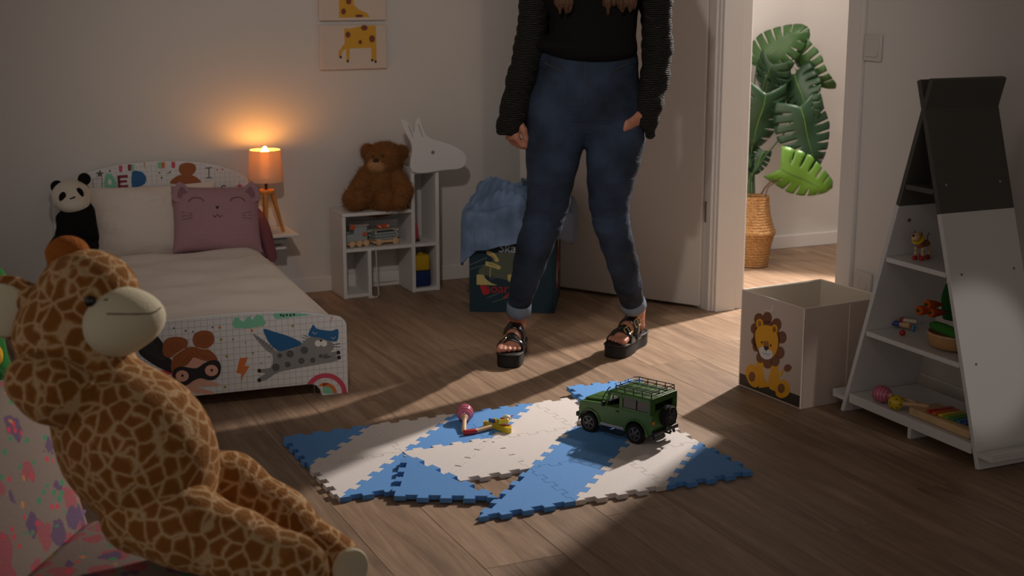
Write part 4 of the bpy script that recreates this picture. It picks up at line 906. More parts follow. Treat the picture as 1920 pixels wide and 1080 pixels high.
def sheet(name, lab, cen, ax, ay, top, hem, m_, seed, th0=0., th1=2*math.pi, nt=110, ns=40, amp=.014):
    """cloth heaped over the bin: from the middle of the heap out over the rim and down to the hem"""
    rg = np.random.default_rng(seed); ph = rg.uniform(0, 6.3, 12); c, q = math.cos(BA), math.sin(BA); g = G(); vs = []
    full = abs(th1-th0-2*math.pi) < 1e-6; M_ = nt if full else nt+1
    for j in range(ns+1):
        s_ = j/ns
        for i in range(M_):
            th = th0+(th1-th0)*i/nt; ct, st = math.cos(th), math.sin(th)
            rr = 1/max((abs(ct)**5+abs(st)**5)**.2, .2)
            fold = math.sin(th*9+ph[0]+1.2*math.sin(th*3+ph[1]))+.6*math.sin(th*17+ph[2])+.4*math.sin(th*29+ph[3])
            if s_ < .55:
                u = s_/.55; r = u**.9*.93; z = top-.055*u**3+.022*math.sin(5*u*ct+ph[4]+3*st*u)+.022*abs(math.sin(8*u*st+ph[5]+2*ct))+.014*abs(math.sin(15*u*ct-10*u*st+ph[6])); r_out = r
            else:
                u = (s_-.55)/.45; a_ = min(u*3, 1)*math.pi/2; zr = top-.055
                hz = hem(th); r_out = .93+.17*math.sin(a_); z = zr+.018*0-(1-math.cos(a_))*.03-max(0, u-.2)/.8*(zr-.03-hz)
                z += .012*math.sin(5*ct+ph[4]+3*st)*(1-u)+.012*abs(math.sin(7*st+ph[5]+2*ct))*(1-u)
            w_ = max(0, s_-.25)**1.2; r_out += amp*4.5*w_*fold*.5
            x, y = ax*r_out*rr*ct, ay*r_out*rr*st
            vs.append((cen[0]+c*x-q*y, cen[1]+q*x+c*y, z+.004*fold*w_))
    for j in range(ns):
        for i in range(nt): g.f.append((j*M_+i, j*M_+(i+1) % M_, (j+1)*M_+(i+1) % M_, (j+1)*M_+i))
    g.v = vs; o = part(name, g, m_, None, 0); md = o.modifiers.new('thickness', 'SOLIDIFY'); md.thickness = .006; md.offset = 0
    return tag(o, lab, 'clothes')
bc = bp0+Vector((math.cos(BA)*BWd/2-math.sin(BA)*BDp/2, math.sin(BA)*BWd/2+math.cos(BA)*BDp/2, 0))
def hem1(t):
    t = (t+math.pi) % (2*math.pi)-math.pi     # -pi/2 is the front
    return float(np.interp(t, [-math.pi, -2.6, -2.2, -1.9, -1.2, -.6, 0, .6, 1.5, 2.4, math.pi], [.21, .17, .245, .255, .29, .31, .31, .3, .26, .24, .21]))
sheet('denim_clothes', 'heap of crumpled light blue denim clothes in the teal bin', (bc.x-.012, bc.y, 0), .172, .180, .452, hem1, DEN, 4, amp=.022)
def hem2(t):
    t = (t+math.pi) % (2*math.pi)-math.pi
    return float(np.interp(t, [-1.2, -.6, 0, .6, 1.2], [.33, .26, .25, .29, .33]))
sheet('hanging_garment', 'grey blue garment hanging over the rim of the bin towards the door', (bc.x+.030, bc.y+.012, 0), .192, .190, .446, hem2, GRC, 12, -1.15, 1.35, 60, 40, .016)
# ------------------------------------------------------------------ plush giraffe on a small armchair, near the camera
def giraffe_mat():
    m = bpy.data.materials.new('giraffe_plush'); m.use_nodes = True; t = m.node_tree; b = t.nodes['Principled BSDF']
    tc = nd(t, 'ShaderNodeTexCoord'); nz = nd(t, 'ShaderNodeTexNoise', Scale=26, Detail=3); t.links.new(tc.outputs['Object'], nz.inputs['Vector'])
    sub = nd(t, 'ShaderNodeVectorMath', operation='MULTIPLY_ADD'); sub.inputs[1].default_value = (.022, .022, .022); t.links.new(nz.outputs['Color'], sub.inputs[0]); t.links.new(tc.outputs['Object'], sub.inputs[2])
    vo = nd(t, 'ShaderNodeTexVoronoi', Scale=35.); vo.feature = 'DISTANCE_TO_EDGE'; t.links.new(sub.outputs[0], vo.inputs['Vector'])
    n2 = nd(t, 'ShaderNodeTexNoise', Scale=60, Detail=4); t.links.new(tc.outputs['Object'], n2.inputs['Vector'])
    ad = nd(t, 'ShaderNodeMath', operation='MULTIPLY_ADD'); ad.inputs[1].default_value = .10; t.links.new(n2.outputs['Fac'], ad.inputs[0]); t.links.new(vo.outputs['Distance'], ad.inputs[2])
    cr = nd(t, 'ShaderNodeValToRGB'); e = cr.color_ramp.elements
    e[0].position = .085; e[0].color = lin((196, 162, 122))+(1,); e[1].position = .24; e[1].color = lin((138, 88, 40))+(1,)
    k_ = cr.color_ramp.elements.new(.150); k_.color = lin((160, 108, 56))+(1,)
    t.links.new(ad.outputs[0], cr.inputs[0]); t.links.new(cr.outputs[0], b.inputs['Base Color'])
    n3 = nd(t, 'ShaderNodeTexNoise', Scale=220, Detail=4); t.links.new(tc.outputs['Object'], n3.inputs['Vector'])
    bp = nd(t, 'ShaderNodeBump', Strength=.6, Distance=.01); t.links.new(n3.outputs['Fac'], bp.inputs['Height']); t.links.new(bp.outputs[0], b.inputs['Normal'])
    b.inputs['Roughness'].default_value = .9; b.inputs['Specular IOR Level'].default_value = .1; b.inputs['Sheen Weight'].default_value = .5; b.inputs['Sheen Roughness'].default_value = .4
    b.inputs['Sheen Tint'].default_value = lin((214, 170, 120))+(1,)
    return m
GP = giraffe_mat(); CRM = mat('cream_velour', (206, 196, 168), .9, .12, bump=(260, .25), sheen=.4); HORN = mat('rust_plush', (160, 92, 40), .95, .1, bump=(200, .7), sheen=.5)
ZG = 2.38; kg = ZG/2600
gb = dep(300, 1010, ZG); gir = thing('giraffe_plush', 'large spotted plush giraffe with cream muzzle lounging in the patterned armchair', 'plush toy', (round(gb[0], 3), round(gb[1], 3), .27))
def gq(x, y, d=0): return dep(x, y, ZG-d)
def gr(r): return r*kg
# ellipsoid axes: along the picture's width, towards the viewer, up
AX = np.array([R_, -F_, [0, 0, 1]])
b_ = SDF().chain([(gq(172, 728), gr(88)), (gq(235, 812), gr(118)), (gq(292, 900), gr(108))], .05).ell(gq(275, 850, .03), (gr(124), gr(118), gr(125)), .05, AX)
b_.cone(gq(150, 690), gq(135, 630), gr(92), gr(98), .03).cone(gq(135, 630), gq(160, 560), gr(100), gr(88), .03).ell(gq(172, 545), (gr(82), gr(80), gr(66)), .03, AX)
gbody = b_
fb = soft('body', b_, .0065, GP, gir)
near = SDF().chain([(gq(262, 965, .05), gr(72)), (gq(345, 985, .07), gr(72)), (gq(450, 1030, .07), gr(64)), (gq(548, 1066, .07), gr(56)), (gq(560, 1072, .07), gr(50))], .03)
soft('leg', near, .006, GP, gir)
far = SDF().chain([(gq(340, 905, -.10), gr(66)), (gq(430, 912, -.13), gr(62)), (gq(520, 975, -.13), gr(60)), (gq(600, 1040, -.13), gr(50)), (gq(632, 1050, -.13), gr(46))], .03)
soft('leg', far, .006, GP, gir)
# flat cream soles
def sole(p, d, r, nm):
    d = Vector(d).normalized(); M_ = Matrix.Translation(Vector(p)-gir.location) @ d.to_track_quat('Z', 'Y').to_matrix().to_4x4()
    part(nm, G().lathe([(r*.9, -.004), (r, .004), (r*.9, .010), (r*.5, .013), (.001, .0135)], 28, M_), CRM, gir)
sole(gq(655, 1064, -.10), gq(700, 1085, .02)-gq(600, 1040, -.13), gr(40), 'foot_sole')
arm = SDF().chain([(gq(150, 745, .06), gr(60)), (gq(95, 730, .09), gr(56)), (gq(58, 712, .10), gr(46))], .03); soft('arm', arm, .006, GP, gir)
arm2 = SDF().chain([(gq(215, 735, -.08), gr(50)), (gq(262, 770, -.10), gr(46)), (gq(300, 805, -.10), gr(42))], .03); soft('arm', arm2, .006, GP, gir)
mz = SDF().ell(gq(216, 600, .035), (gr(68), gr(62), gr(60)), .02, AX).ell(gq(254, 594, .02), (gr(53), gr(48), gr(39)), .04, AX).ell(gq(204, 618, .035), (gr(54), gr(58), gr(44)), .03, AX)
soft('muzzle', mz, .005, CRM, gir, label='smooth cream muzzle')
pts = [mz.hit(x, y, 1.5) for x, y in ((200, 588.5), (225, 589), (255, 589), (280, 588), (292, 584), (301, 577))]
part('mouth', G().tube([tuple(Vector(p)-gir.location) for p in pts], .0013, 6), mat('brown_thread', (84, 64, 42), .8), gir)
p = mz.hit(199, 562, 1.5); part('nostril', G().ball(tuple(Vector(p)-gir.location), (.004, .002, .0015), 8), MATS['brown_thread'], gir)
p = gbody.hit(169, 565, 1.5)
part('eye', G().ball((0, 0, 0), (.0098, .0075, .0098), 18), NOSE, gir, loc=tuple(Vector(p)-gir.location), rot=(0, 0, -YAW), label='round black bead eye')
soft('horn', SDF().cone(gq(120, 505, -.01), gq(128, 478, -.01), gr(30), gr(32), .02).ell(gq(126, 472), (gr(39), gr(34), gr(24)), .02, AX), .005, HORN, gir, label='rust coloured plush horn')
def leaf(nm, pts, th, m_, par):  # padded ear
    c = np.mean(pts, 0); s_ = SDF()
    return s_
e1 = SDF().chain([(gq(78, 570, .02), gr(26)), (gq(40, 578, .03), gr(46)), (gq(-8, 585, .04), gr(44)), (gq(-50, 590, .04), gr(22))], .02)
for q in range(len(e1.p)): pass
soft('ear', SDF().ell(gq(16, 576, .005), (gr(66), gr(16), gr(62)), .01, AX).cone(gq(80, 560, .0), gq(60, 566, .01), gr(22), gr(26), .02), .005, GP, gir)
part('inner_ear', SDF().ell(gq(6, 582, .016), (gr(54), gr(12), gr(52)), .01, AX).mesh('inner_ear', .004, gir.location), CRM, gir, 0)
soft('ear', SDF().cone(gq(196, 512, -.01), gq(216, 488, -.01), gr(14), gr(9), .01), .003, GP, gir); soft('inner_ear', SDF().cone(gq(207, 508, .0), gq(224, 490, .0), gr(7), gr(5), .01), .0025, CRM, gir)
# ---- armchair
def chair_mat():
    m = bpy.data.materials.new('unicorn_print_fabric'); m.use_nodes = True; t = m.node_tree; b = t.nodes['Principled BSDF']
    tc = nd(t, 'ShaderNodeTexCoord'); prev = None
    base = nd(t, 'ShaderNodeRGB'); base.outputs[0].default_value = lin((128, 114, 105))+(1,); prev = base.outputs[0]
    def layer(scale, rgb, thr, keep, dist, off, sq=1.):
        nonlocal prev
        mp = nd(t, 'ShaderNodeMapping'); mp.inputs['Location'].default_value = off; mp.inputs['Scale'].default_value = (1, 1, sq); t.links.new(tc.outputs['Object'], mp.inputs[0])
        nz = nd(t, 'ShaderNodeTexNoise', Scale=scale*2.2, Detail=2); t.links.new(mp.outputs[0], nz.inputs['Vector'])
        ma = nd(t, 'ShaderNodeVectorMath', operation='MULTIPLY_ADD'); ma.inputs[1].default_value = (dist,)*3; t.links.new(nz.outputs['Color'], ma.inputs[0]); t.links.new(mp.outputs[0], ma.inputs[2])
        vo = nd(t, 'ShaderNodeTexVoronoi', Scale=scale, Randomness=.8); t.links.new(ma.outputs[0], vo.inputs['Vector'])
        lt = nd(t, 'ShaderNodeMath', operation='LESS_THAN'); lt.inputs[1].default_value = thr; t.links.new(vo.outputs['Distance'], lt.inputs[0])
        sp = nd(t, 'ShaderNodeSeparateColor'); t.links.new(vo.outputs['Color'], sp.inputs[0]); l2 = nd(t, 'ShaderNodeMath', operation='LESS_THAN'); l2.inputs[1].default_value = keep; t.links.new(sp.outputs[0], l2.inputs[0])
        ml = nd(t, 'ShaderNodeMath', operation='MULTIPLY'); t.links.new(lt.outputs[0], ml.inputs[0]); t.links.new(l2.outputs[0], ml.inputs[1])
        mx = nd(t, 'ShaderNodeMix', data_type='RGBA'); t.links.new(ml.outputs[0], mx.inputs[0]); t.links.new(prev, mx.inputs[6]); mx.inputs[7].default_value = lin(rgb)+(1,); prev = mx.outputs[2]
    layer(16, (152, 84, 88), .44, .55, .035, (0, 0, 0)); layer(16, (100, 78, 104), .40, .34, .035, (.37, .21, .11))
    layer(34, (70, 132, 96), .30, .34, .008, (.7, .3, .5), 1.6); layer(46, (200, 62, 78), .26, .32, .004, (.13, .57, .2)); layer(30, (190, 130, 70), .17, .3, .01, (.9, .1, .6))
    t.links.new(prev, b.inputs['Base Color']); b.inputs['Roughness'].default_value = .9; b.inputs['Specular IOR Level'].default_value = .15
    n3 = nd(t, 'ShaderNodeTexNoise', Scale=320, Detail=3); t.links.new(tc.outputs['Object'], n3.inputs['Vector']); bp = nd(t, 'ShaderNodeBump', Strength=.25, Distance=.005); t.links.new(n3.outputs['Fac'], bp.inputs['Height']); t.links.new(bp.outputs[0], b.inputs['Normal'])
    return m
CH_ = chair_mat()
jn = fl(95, 1035, .25); ch_rz = -YAW-.12
arm_ch = thing('kids_armchair', 'child armchair in white fabric with pink and purple print under the giraffe', 'armchair', (round(jn[0], 3), round(jn[1], 3), 0), ch_rz)
# local: x to the front of the chair, y away from the camera
part('base', G().box((.07, .0, .06), (.56, .42, .12), b=.03), CH_, arm_ch, 60)
part('seat_cushion', G().box((.16, .0, .185), (.38, .40, .13), b=.05), CH_, arm_ch, 60)
part('backrest', G().box((-.115, .0, .27), (.20, .42, .50), rot=(0, -.24, 0), b=.055), CH_, arm_ch, 60)
for y in (-.19,): part('piping', G().tube([(-.02, -.19, .252), (-.02, .19, .252)], .004, 8), mat('purple_piping', (120, 84, 130), .8), arm_ch)
# ---- green plush toy behind the chair arm and a white chest by the bed
s_ = SDF().ell(dep(-16, 585, 2.75), (.030, .05, .10), .02, AX).ell(dep(-18, 665, 2.72), (.038, .05, .075), .02, AX)
gp_b = dep(-22, 670, 2.72); gf = np.array([gp_b[0], gp_b[1], 0.])
gp_ = thing('green_plush', 'green plush toy with yellow patch standing behind the armchair, peeking in beside the giraffe ear', 'plush toy', tuple(np.round(gf, 3)))
GRP = mat('green_plush', (44, 104, 48), .95, .1, bump=(180, .5), sheen=.4)
soft('body', SDF().ell(gp_b, (gr(36), .05, gr(100)), .02, AX).cone(gf+np.array([0, 0, .16]), gp_b-np.array([0, 0, .05]), .075, .045, .03).ell(gf+np.array([0, 0, .12]), (.095, .09, .12), .04, AX), .006, GRP, gp_)
for s_ in (-1, 1): soft('foot', SDF().ell(gf+R_*s_*.05-F_*.06+np.array([0, 0, .031]), (.038, .055, .03), .01, AX), .005, GRP, gp_)
soft('head', SDF().ell(dep(-24, 540, 2.72), (gr(42), .06, gr(52)), .02, AX), .006, GRP, gp_)
soft('belly_patch', SDF().ell(dep(-10, 667, 2.668), (gr(16), .02, gr(24)), 0, AX), .003, mat('yellow_plush', (206, 160, 40), .95, .1, bump=(180, .4)), gp_)
tc_ = thing('toy_chest', 'white toy chest standing by the long side of the bed behind the giraffe', 'chest', (.02, 4.62, 0))
part('chest_body', G().box((-.02, .17, .17), (.40, .34, .30)), LACQ, tc_, 0, bevel=.004); part('lid', G().box((-.02, .17, .330), (.42, .36, .02)), LACQ, tc_, 0, bevel=.004)
for x in (-.19, .15):
    for y in (.03, .31): part('foot', G().box((x, y, .011), (.04, .04, .02)), LACQ, tc_, 0)
# ------------------------------------------------------------------ person in the doorway corner
G0 = np.array([2.03, 4.02, 0.])
def onP(x, y, off=0):
    d = ray(x, y); t = np.dot(G0-F_*off-C0, F_)/np.dot(d, F_); return C0+d*t
def body_pt(r, f, u): return G0+R_*r-F_*f+np.array([0, 0, u])     # right in the picture, towards the viewer, up
person = thing('person', 'person in dark jeans, black top and black sandals stepping through the room, arms hanging', 'person', tuple(G0))
SKIN = mat('skin', (176, 118, 94), .5, .4, bump=(60, .05)); JEAN = None
pk = 4.55/2600
# --- jeans
def jean_mat():
    m = mat('dark_blue_denim', (36, 48, 72), .85, .2); t = m.node_tree; b = t.nodes['Principled BSDF']
    tc = nd(t, 'ShaderNodeTexCoord'); n1 = nd(t, 'ShaderNodeTexNoise', Scale=7, Detail=4); t.links.new(tc.outputs['Object'], n1.inputs['Vector'])
    cr = nd(t, 'ShaderNodeValToRGB'); e = cr.color_ramp.elements; e[0].position = .35; e[0].color = lin((28, 36, 46))+(1,); e[1].position = .7; e[1].color = lin((55, 68, 88))+(1,)
    t.links.new(n1.outputs['Fac'], cr.inputs[0]); t.links.new(cr.outputs[0], b.inputs['Base Color'])
    mp = nd(t, 'ShaderNodeMapping'); mp.inputs['Rotation'].default_value = (0, .5, .6); mp.inputs['Scale'].default_value = (1, 1, 2.6); t.links.new(tc.outputs['Object'], mp.inputs[0])
    n2 = nd(t, 'ShaderNodeTexNoise', Scale=13, Detail=3, Distortion=.8); t.links.new(mp.outputs[0], n2.inputs['Vector'])
    n3 = nd(t, 'ShaderNodeTexNoise', Scale=500, Detail=2); t.links.new(tc.outputs['Object'], n3.inputs['Vector'])
    b1 = nd(t, 'ShaderNodeBump', Strength=.3, Distance=.02); t.links.new(n2.outputs['Fac'], b1.inputs['Height'])
    b2 = nd(t, 'ShaderNodeBump', Strength=.2, Distance=.002); t.links.new(n3.outputs['Fac'], b2.inputs['Height']); t.links.new(b1.outputs[0], b2.inputs['Normal']); t.links.new(b2.outputs[0], b.inputs['Normal'])
    return m
JEAN = jean_mat()
LL = [(1046, 215, 58, .0), (1040, 262, 54, .015), (1036, 300, 48.5, .025), (1032, 339, 42.5, .035), (1028, 378, 38.5, .045), (1018, 417, 36, .045), (1004, 456, 33.5, .03), (993, 494, 30, .01), (982, 533, 25.5, -.03), (974, 566, 22.5, -.07), (972, 586, 21.5, -.085)]
RL = [(1150, 215, 58, .0), (1154, 262, 54, .015), (1150, 300, 49, .03), (1145, 339, 43, .045), (1142, 378, 36.5, .055), (1146, 417, 33, .05), (1157, 456, 30.5, .03), (1168, 494, 29, -.02), (1177, 533, 26, -.08), (1185, 562, 23.5, -.135), (1190, 574, 22.5, -.155)]
def leg_chain(s_, L_, sc_=1., k=.012): return s_.chain([(onP(x, y, f), r*pk*sc_) for x, y, r, f in L_], k)
js = SDF(); leg_chain(js, LL[:-1]); leg_chain(js, RL[:-1])
AXP = np.array([R_, -F_, [0, 0, 1]])
js.ell(onP(1098, 196, -.01), (110*pk, 72*pk, 62*pk), .05, AXP).ell(onP(1102, 120, .0), (93*pk, 64*pk, 78*pk), .06, AXP).ell(onP(1098, 190, -.06), (84*pk, 62*pk, 56*pk), .05, AXP)
rgj = np.random.default_rng(3)
def jdisp(X):
    z = X[2]; a = np.sin(z*150+9*np.sin((X[0]+X[1])*14)+3*np.sin(z*37)); w_ = np.exp(-((z-.50)/.07)**2)+.7*np.exp(-((z-.24)/.07)**2)+.5*np.exp(-((z-.80)/.05)**2)
    return .0016*a*w_
soft('jeans', js, .006, JEAN, person, disp=jdisp)
CUFF = mat('pale_denim_inside', (112, 122, 138), .85, .2, bump=(300, .2))
for L_, nm in ((LL, 'jeans_cuff'), (RL, 'jeans_cuff')):
    (x0, y0, r0, f0), (x1, y1, r1, f1) = L_[-2], L_[-1]
    a, b = onP(x0, y0+2, f0), onP(x1, y1+3, f1); d = (b-a)/np.linalg.norm(b-a); r0 = r1*pk+.003
    g = G().tube([tuple(a-np.array(G0)), tuple(a+d*.003-G0), tuple(a+(b-a)*.5-G0), tuple(b-d*.004-G0), tuple(b-G0)], [r0-.002, r0+.001, r0+.002, r0+.001, r0-.004], 28); part(nm, g, CUFF, person, 60, label='pale turned up jeans cuff')
g = G()
for x in (1042, 1160):
    p = [js.hit(x+q*10, 128+abs(q)*0+q*(5 if x < 1100 else -5), 3) for q in (-2, -1, 0, 1, 2)]; g.tube([tuple(v-G0-F_*.001) for v in p], .0016, 6)
p = [js.hit(1098, y, 3) for y in range(112, 200, 12)]; g.tube([tuple(v-G0-F_*.001) for v in p], .0018, 6)
part('jeans_seam', g, mat('denim_stitching', (70, 66, 62), .8), person, kind='stuff')
# --- body: one continuous surface from head to toes
fs = SDF()
leg_chain(fs, LL, .88); leg_chain(fs, RL, .88)
H = 1.0
fs.ell(onP(1098, 190, -.01), (98*pk, 62*pk, 60*pk), .05, AXP).ell(body_pt(.068, 0, 1.06), (.108, .09, .14), .05, AXP).ell(body_pt(.06, 0, 1.22), (.128, .10, .15), .05, AXP).ell(body_pt(.055, 0, 1.37), (.155, .075, .075), .05, AXP)
fs.cone(body_pt(.055, -.01, 1.40), body_pt(.055, .01, 1.50), .056, .050, .03)
HC = body_pt(.055, .025, 1.585)
fs.ell(HC, (.074, .092, .108), .02, AXP).ell(HC-F_*.03+np.array([0, 0, -.055]), (.055, .058, .055), .03, AXP)
fs.cone(HC-F_*.088+np.array([0, 0, .012]), HC-F_*.108+np.array([0, 0, -.024]), .007, .0125, .012)
for s_ in (-1, 1):
    fs.ell(HC+R_*s_*.074+F_*.006+np.array([0, 0, -.012]), (.009, .017, .029), .006, AXP)
    fs.ell(HC+R_*s_*.034-F_*.066+np.array([0, 0, -.02]), (.02, .02, .017), .02, AXP)
fs.ell(HC-F_*.082+np.array([0, 0, -.056]), (.024, .010, .007), .008, AXP)
# arms: shoulders, elbows, wrists
SHL, SHR = body_pt(-.115, -.01, 1.385), body_pt(.225, -.01, 1.385)
PL = [(SHL, .062), (onP(1004, -60), 31*pk), (onP(1003, 0), 27*pk), (onP(994, 89), 28*pk), (onP(977, 148, .015), 25*pk), (onP(966, 200, .03), 25*pk), (onP(960, 230, .03), 25*pk)]
PR2 = [(SHR, .062), (onP(1226, -60), 32*pk), (onP(1229, 0), 29*pk), (onP(1233, 89), 27*pk), (onP(1228, 148, .02), 25.5*pk), (onP(1216, 195, .05), 25*pk), (onP(1206, 218, .05), 24*pk)]
for q_ in (PL, PR2):
    fs.chain([(p_, [.046, .041, .038, .034, .030, .026, .0245][i]) for i, (p_, r) in enumerate(q_[:6])], .02)
def hand(W, down, out, pal, s_):
    """W wrist, down along the palm, out towards the thumb side, pal the way the palm faces"""
    d, o, p_ = [np.array(v, float)/np.linalg.norm(v) for v in (down, out, pal)]
    fs.chain([(W, .023), (W+d*.03, .026)], .01)
    for i, off in enumerate((.024, .008, -.008, -.023)): fs.cone(W+d*.028+o*off*.6, W+d*.078+o*off, .015, .0115, .008)
    for i, (off, l) in enumerate(((.025, .040), (.0085, .045), (-.008, .042), (-.0235, .033))):
        k0 = W+d*.078+o*off; k1 = k0+d*l*.62+p_*l*.5; k2 = k1+d*l*.12+p_*l*.55; k3 = k2-d*l*.38+p_*l*.16
        fs.chain([(k0, .0098), (k1, .0088), (k2, .008), (k3, .0070)], .0025)
    t0 = W+d*.022+o*.020+p_*.006; t1 = t0+d*.030+o*.018+p_*.010; t2 = t1+d*.028+p_*.010-o*.002; t3 = t2+d*.018-o*.006+p_*.006
    fs.chain([(t0, .0135), (t1, .0115), (t2, .0095), (t3, .0078)], .004)
hand(onP(962, 212, .03), onP(961, 260, .03)-onP(962, 212, .03), R_*.5-F_*.8, R_*.9+F_*.3, 1)
hand(onP(1212, 206, .055), onP(1186, 236, .075)-onP(1212, 206, .055), -F_*.75-R_*.5+np.array([0, 0, .2]), -R_*.7+F_*.4-np.array([0, 0, .5]), -1)
# feet
def foot(toe, heel, ank, s_, splay):
    T_, Hh = np.array(toe, float), np.array(heel, float); d = (T_-Hh); L_ = np.linalg.norm(d[:2]); d = d/np.linalg.norm(d); q = np.cross([0, 0, 1], d); z0 = .046
    up_ = np.array([0, 0, 1.])
    fs.cone(Hh+d*.030+up_*(z0+.024), Hh+d*.036+up_*(z0+.03), .026, .026, .01)
    fs.chain([(Hh+d*.048+up_*.135, .029), (Hh+d*.052+up_*(z0+.055), .029), (Hh+d*.11+up_*(z0+.034), .026), (Hh+d*(L_-.06)+up_*(z0+.014), .018)], .015); fs.cone(Hh+d*.11+q*.012+up_*(z0+.022), Hh+d*.11-q*.014+up_*(z0+.018), .022, .020, .015)
    fs.cone(Hh+d*(L_-.06)+q*.024+up_*(z0+.013), Hh+d*(L_-.07)-q*.022+up_*(z0+.013), .017, .017, .02)
    for i in range(5):
        off = .031-.0155*i; l = [.0, -.002, -.007, -.014, -.023][i]; r = [.0115, .0085, .008, .0075, .007][i]; off *= s_
        fs.chain([(Hh+d*(L_-.055)+q*off*.9+up_*(z0+.014), r), (Hh+d*(L_-.03+l)+q*off+up_*(z0+.013), r*.92), (Hh+d*(L_-.014+l)+q*off+up_*(z0+.008), r)], .003)
    return T_, Hh, d, q, L_
f1 = (np.array([1.824, 4.035, 0]), np.array([1.955, 4.232, 0])); f2 = (np.array([2.200, 3.997, 0]), np.array([2.372, 4.128, 0]))
f1 = (f1[0], f1[0]+(f1[1]-f1[0])/np.linalg.norm(f1[1]-f1[0])*.235); f2 = (f2[0], f2[0]+(f2[1]-f2[0])/np.linalg.norm(f2[1]-f2[0])*.235)
A1 = A2 = None
i0 = len(fs.p); q1 = foot(f1[0], f1[1], A1, -1, 0); i1 = len(fs.p); q2 = foot(f2[0], f2[1], A2, 1, 0); i2 = len(fs.p)
FT1, FT2 = SDF(), SDF(); FT1.p = fs.p[i0:i1]; FT2.p = fs.p[i1:i2]
for L_, q_ in ((LL, q1), (RL, q2)): fs.chain([(onP(L_[-1][0], L_[-1][1]-6, L_[-1][3]), 18.5*pk), (q_[1]+q_[2]*.048+np.array([0, 0, .135]), .029)], .02)
soft('body', fs, .0042, SKIN, person)
for s_ in (-1, 1):
    e_ = HC+R_*s_*.031-F_*.0835+np.array([0, 0, .010])
    part('eye', G().ball(tuple(e_-G0), (.012, .008, .008), 14), mat('eye_white', (225, 220, 212), .2), person); part('iris', G().ball(tuple(e_-F_*.006-G0), (.005, .003, .005), 10), mat('brown_iris', (60, 38, 24), .2), person)
    part('eyebrow', G().tube([tuple(e_+np.array([0, 0, .018])+R_*q-F_*(.003-abs(q)*.25)-G0) for q in (-.016, -.006, .004, .016)], .003, 6), mat('brown_hair', (84, 58, 40), .6, .3, bump=(90, .5)), person)
part('lips', G().ball(tuple(HC-F_*.0895+np.array([0, 0, -.056])-G0), (.021, .0045, .006), 12, rot=(0, 0, -YAW)), mat('lips', (150, 80, 74), .45), person)
# --- sandals with thick soles
SOLE = mat('black_sandal', (26, 25, 25), .6, .35, bump=(90, .1)); BUCK = mat('brass_buckle', (186, 160, 112), .3, .5, metal=.8); FBED = mat('dark_footbed', (44, 36, 32), .8, .2)
def sandal(T_, Hh, d, q, L_, s_, ft):
    o = bpy.data.objects.new('sandal', None); link(o, person)
    M_ = Matrix((tuple(d)+(0,), tuple(q)+(0,), (0, 0, 1, 0), (0, 0, 0, 1))).transposed(); M_.translation = Vector(Hh-G0); o.matrix_local = M_   # x from heel to toe
    w_ = .040
    ol = sm([(-.012, 0), (-.006, .022), (.03, .034), (.09, .032), (.15, .041), (.20, .043), (.235, .036), (.248, .012), (.246, -.014), (.232, -.035), (.19, -.042), (.13, -.037), (.08, -.031), (.03, -.033), (-.006, -.022)], 4)
    part('sole', G().prism(ol, .0008, .040), SOLE, o, 50, bevel=.004); part('footbed', G().prism([(x*.94+.006, y*.88) for x, y in ol], .0395, .0455), FBED, o, 50, bevel=.002)
    part('footbed_rim', G().tube([(x, y*.97, .043) for x, y in ol], .0042, 8, closed=True), SOLE, o)
    for x0, hgt, wd, hw in ((.176, .054, .040, .045), (.116, .082, .042, .042)):
        g = G(); vs = []; N = 22; K = 4; mid = []
        for i in range(N+1):
            a = math.pi*i/N; dr = np.array([0, -math.cos(a), math.sin(a)])
            for j in range(K):
                xx = x0-.010*math.sin(a)+wd*(j/(K-1)-.5); c_ = np.array([xx, 0, .042]); r_ = .10
                for _ in range(14):
                    p_ = c_+dr*r_; dd = ft.dist(Hh+d*p_[0]+q*p_[1]+np.array([0, 0, p_[2]])); r_ -= max(dd-.0025, -.004)*.8
                    if abs(dd-.0025) < 3e-4 or r_ < .02: break
                r_ = max(r_, hw*.96/max(abs(math.cos(a)), .35) if abs(math.cos(a)) > .93 else .02); vs.append(tuple(c_+dr*r_))
            mid.append(vs[-K+1])
        g.add(vs, [(K*i+j, K*i+j+1, K*(i+1)+j+1, K*(i+1)+j) for i in range(N) for j in range(K-1)]); st = part('strap', g, mat('black_patent_leather', (20, 19, 19), .22, .6), o, 80)
        hgt = None
        md = st.modifiers.new('thickness', 'SOLIDIFY'); md.thickness = .0045; md.offset = 0
        ib = int(N*(.34 if s_ < 0 else .66)); A_, B_ = Vector(vs[K*ib]), Vector(vs[K*ib+K-1]); C_ = Vector(vs[K*(ib+1)]); ux = (B_-A_).normalized(); uy = (C_-A_); uy = (uy-ux*uy.dot(ux)).normalized(); uz = ux.cross(uy)
        if uz.z < 0: uz = -uz; uy = -uy
        Mb = Matrix((tuple(ux)+(0,), tuple(uy)+(0,), tuple(uz)+(0,), (0, 0, 0, 1))).transposed(); Mb.translation = (A_+B_)/2+uz*.006
        pts = [Mb @ Vector((px_, py_, 0)) for px_, py_ in sm([(-.016, -.012), (.016, -.012), (.018, 0), (.016, .012), (-.016, .012), (-.018, 0)], 4)]
        part('buckle', G().tube(pts, .0022, 8, closed=True).tube([Mb @ Vector((0, -.013, .002)), Mb @ Vector((0, .012, .003))], .0018, 6), BUCK, o)
sandal(*q1, -1, FT1); sandal(*q2, 1, FT2)
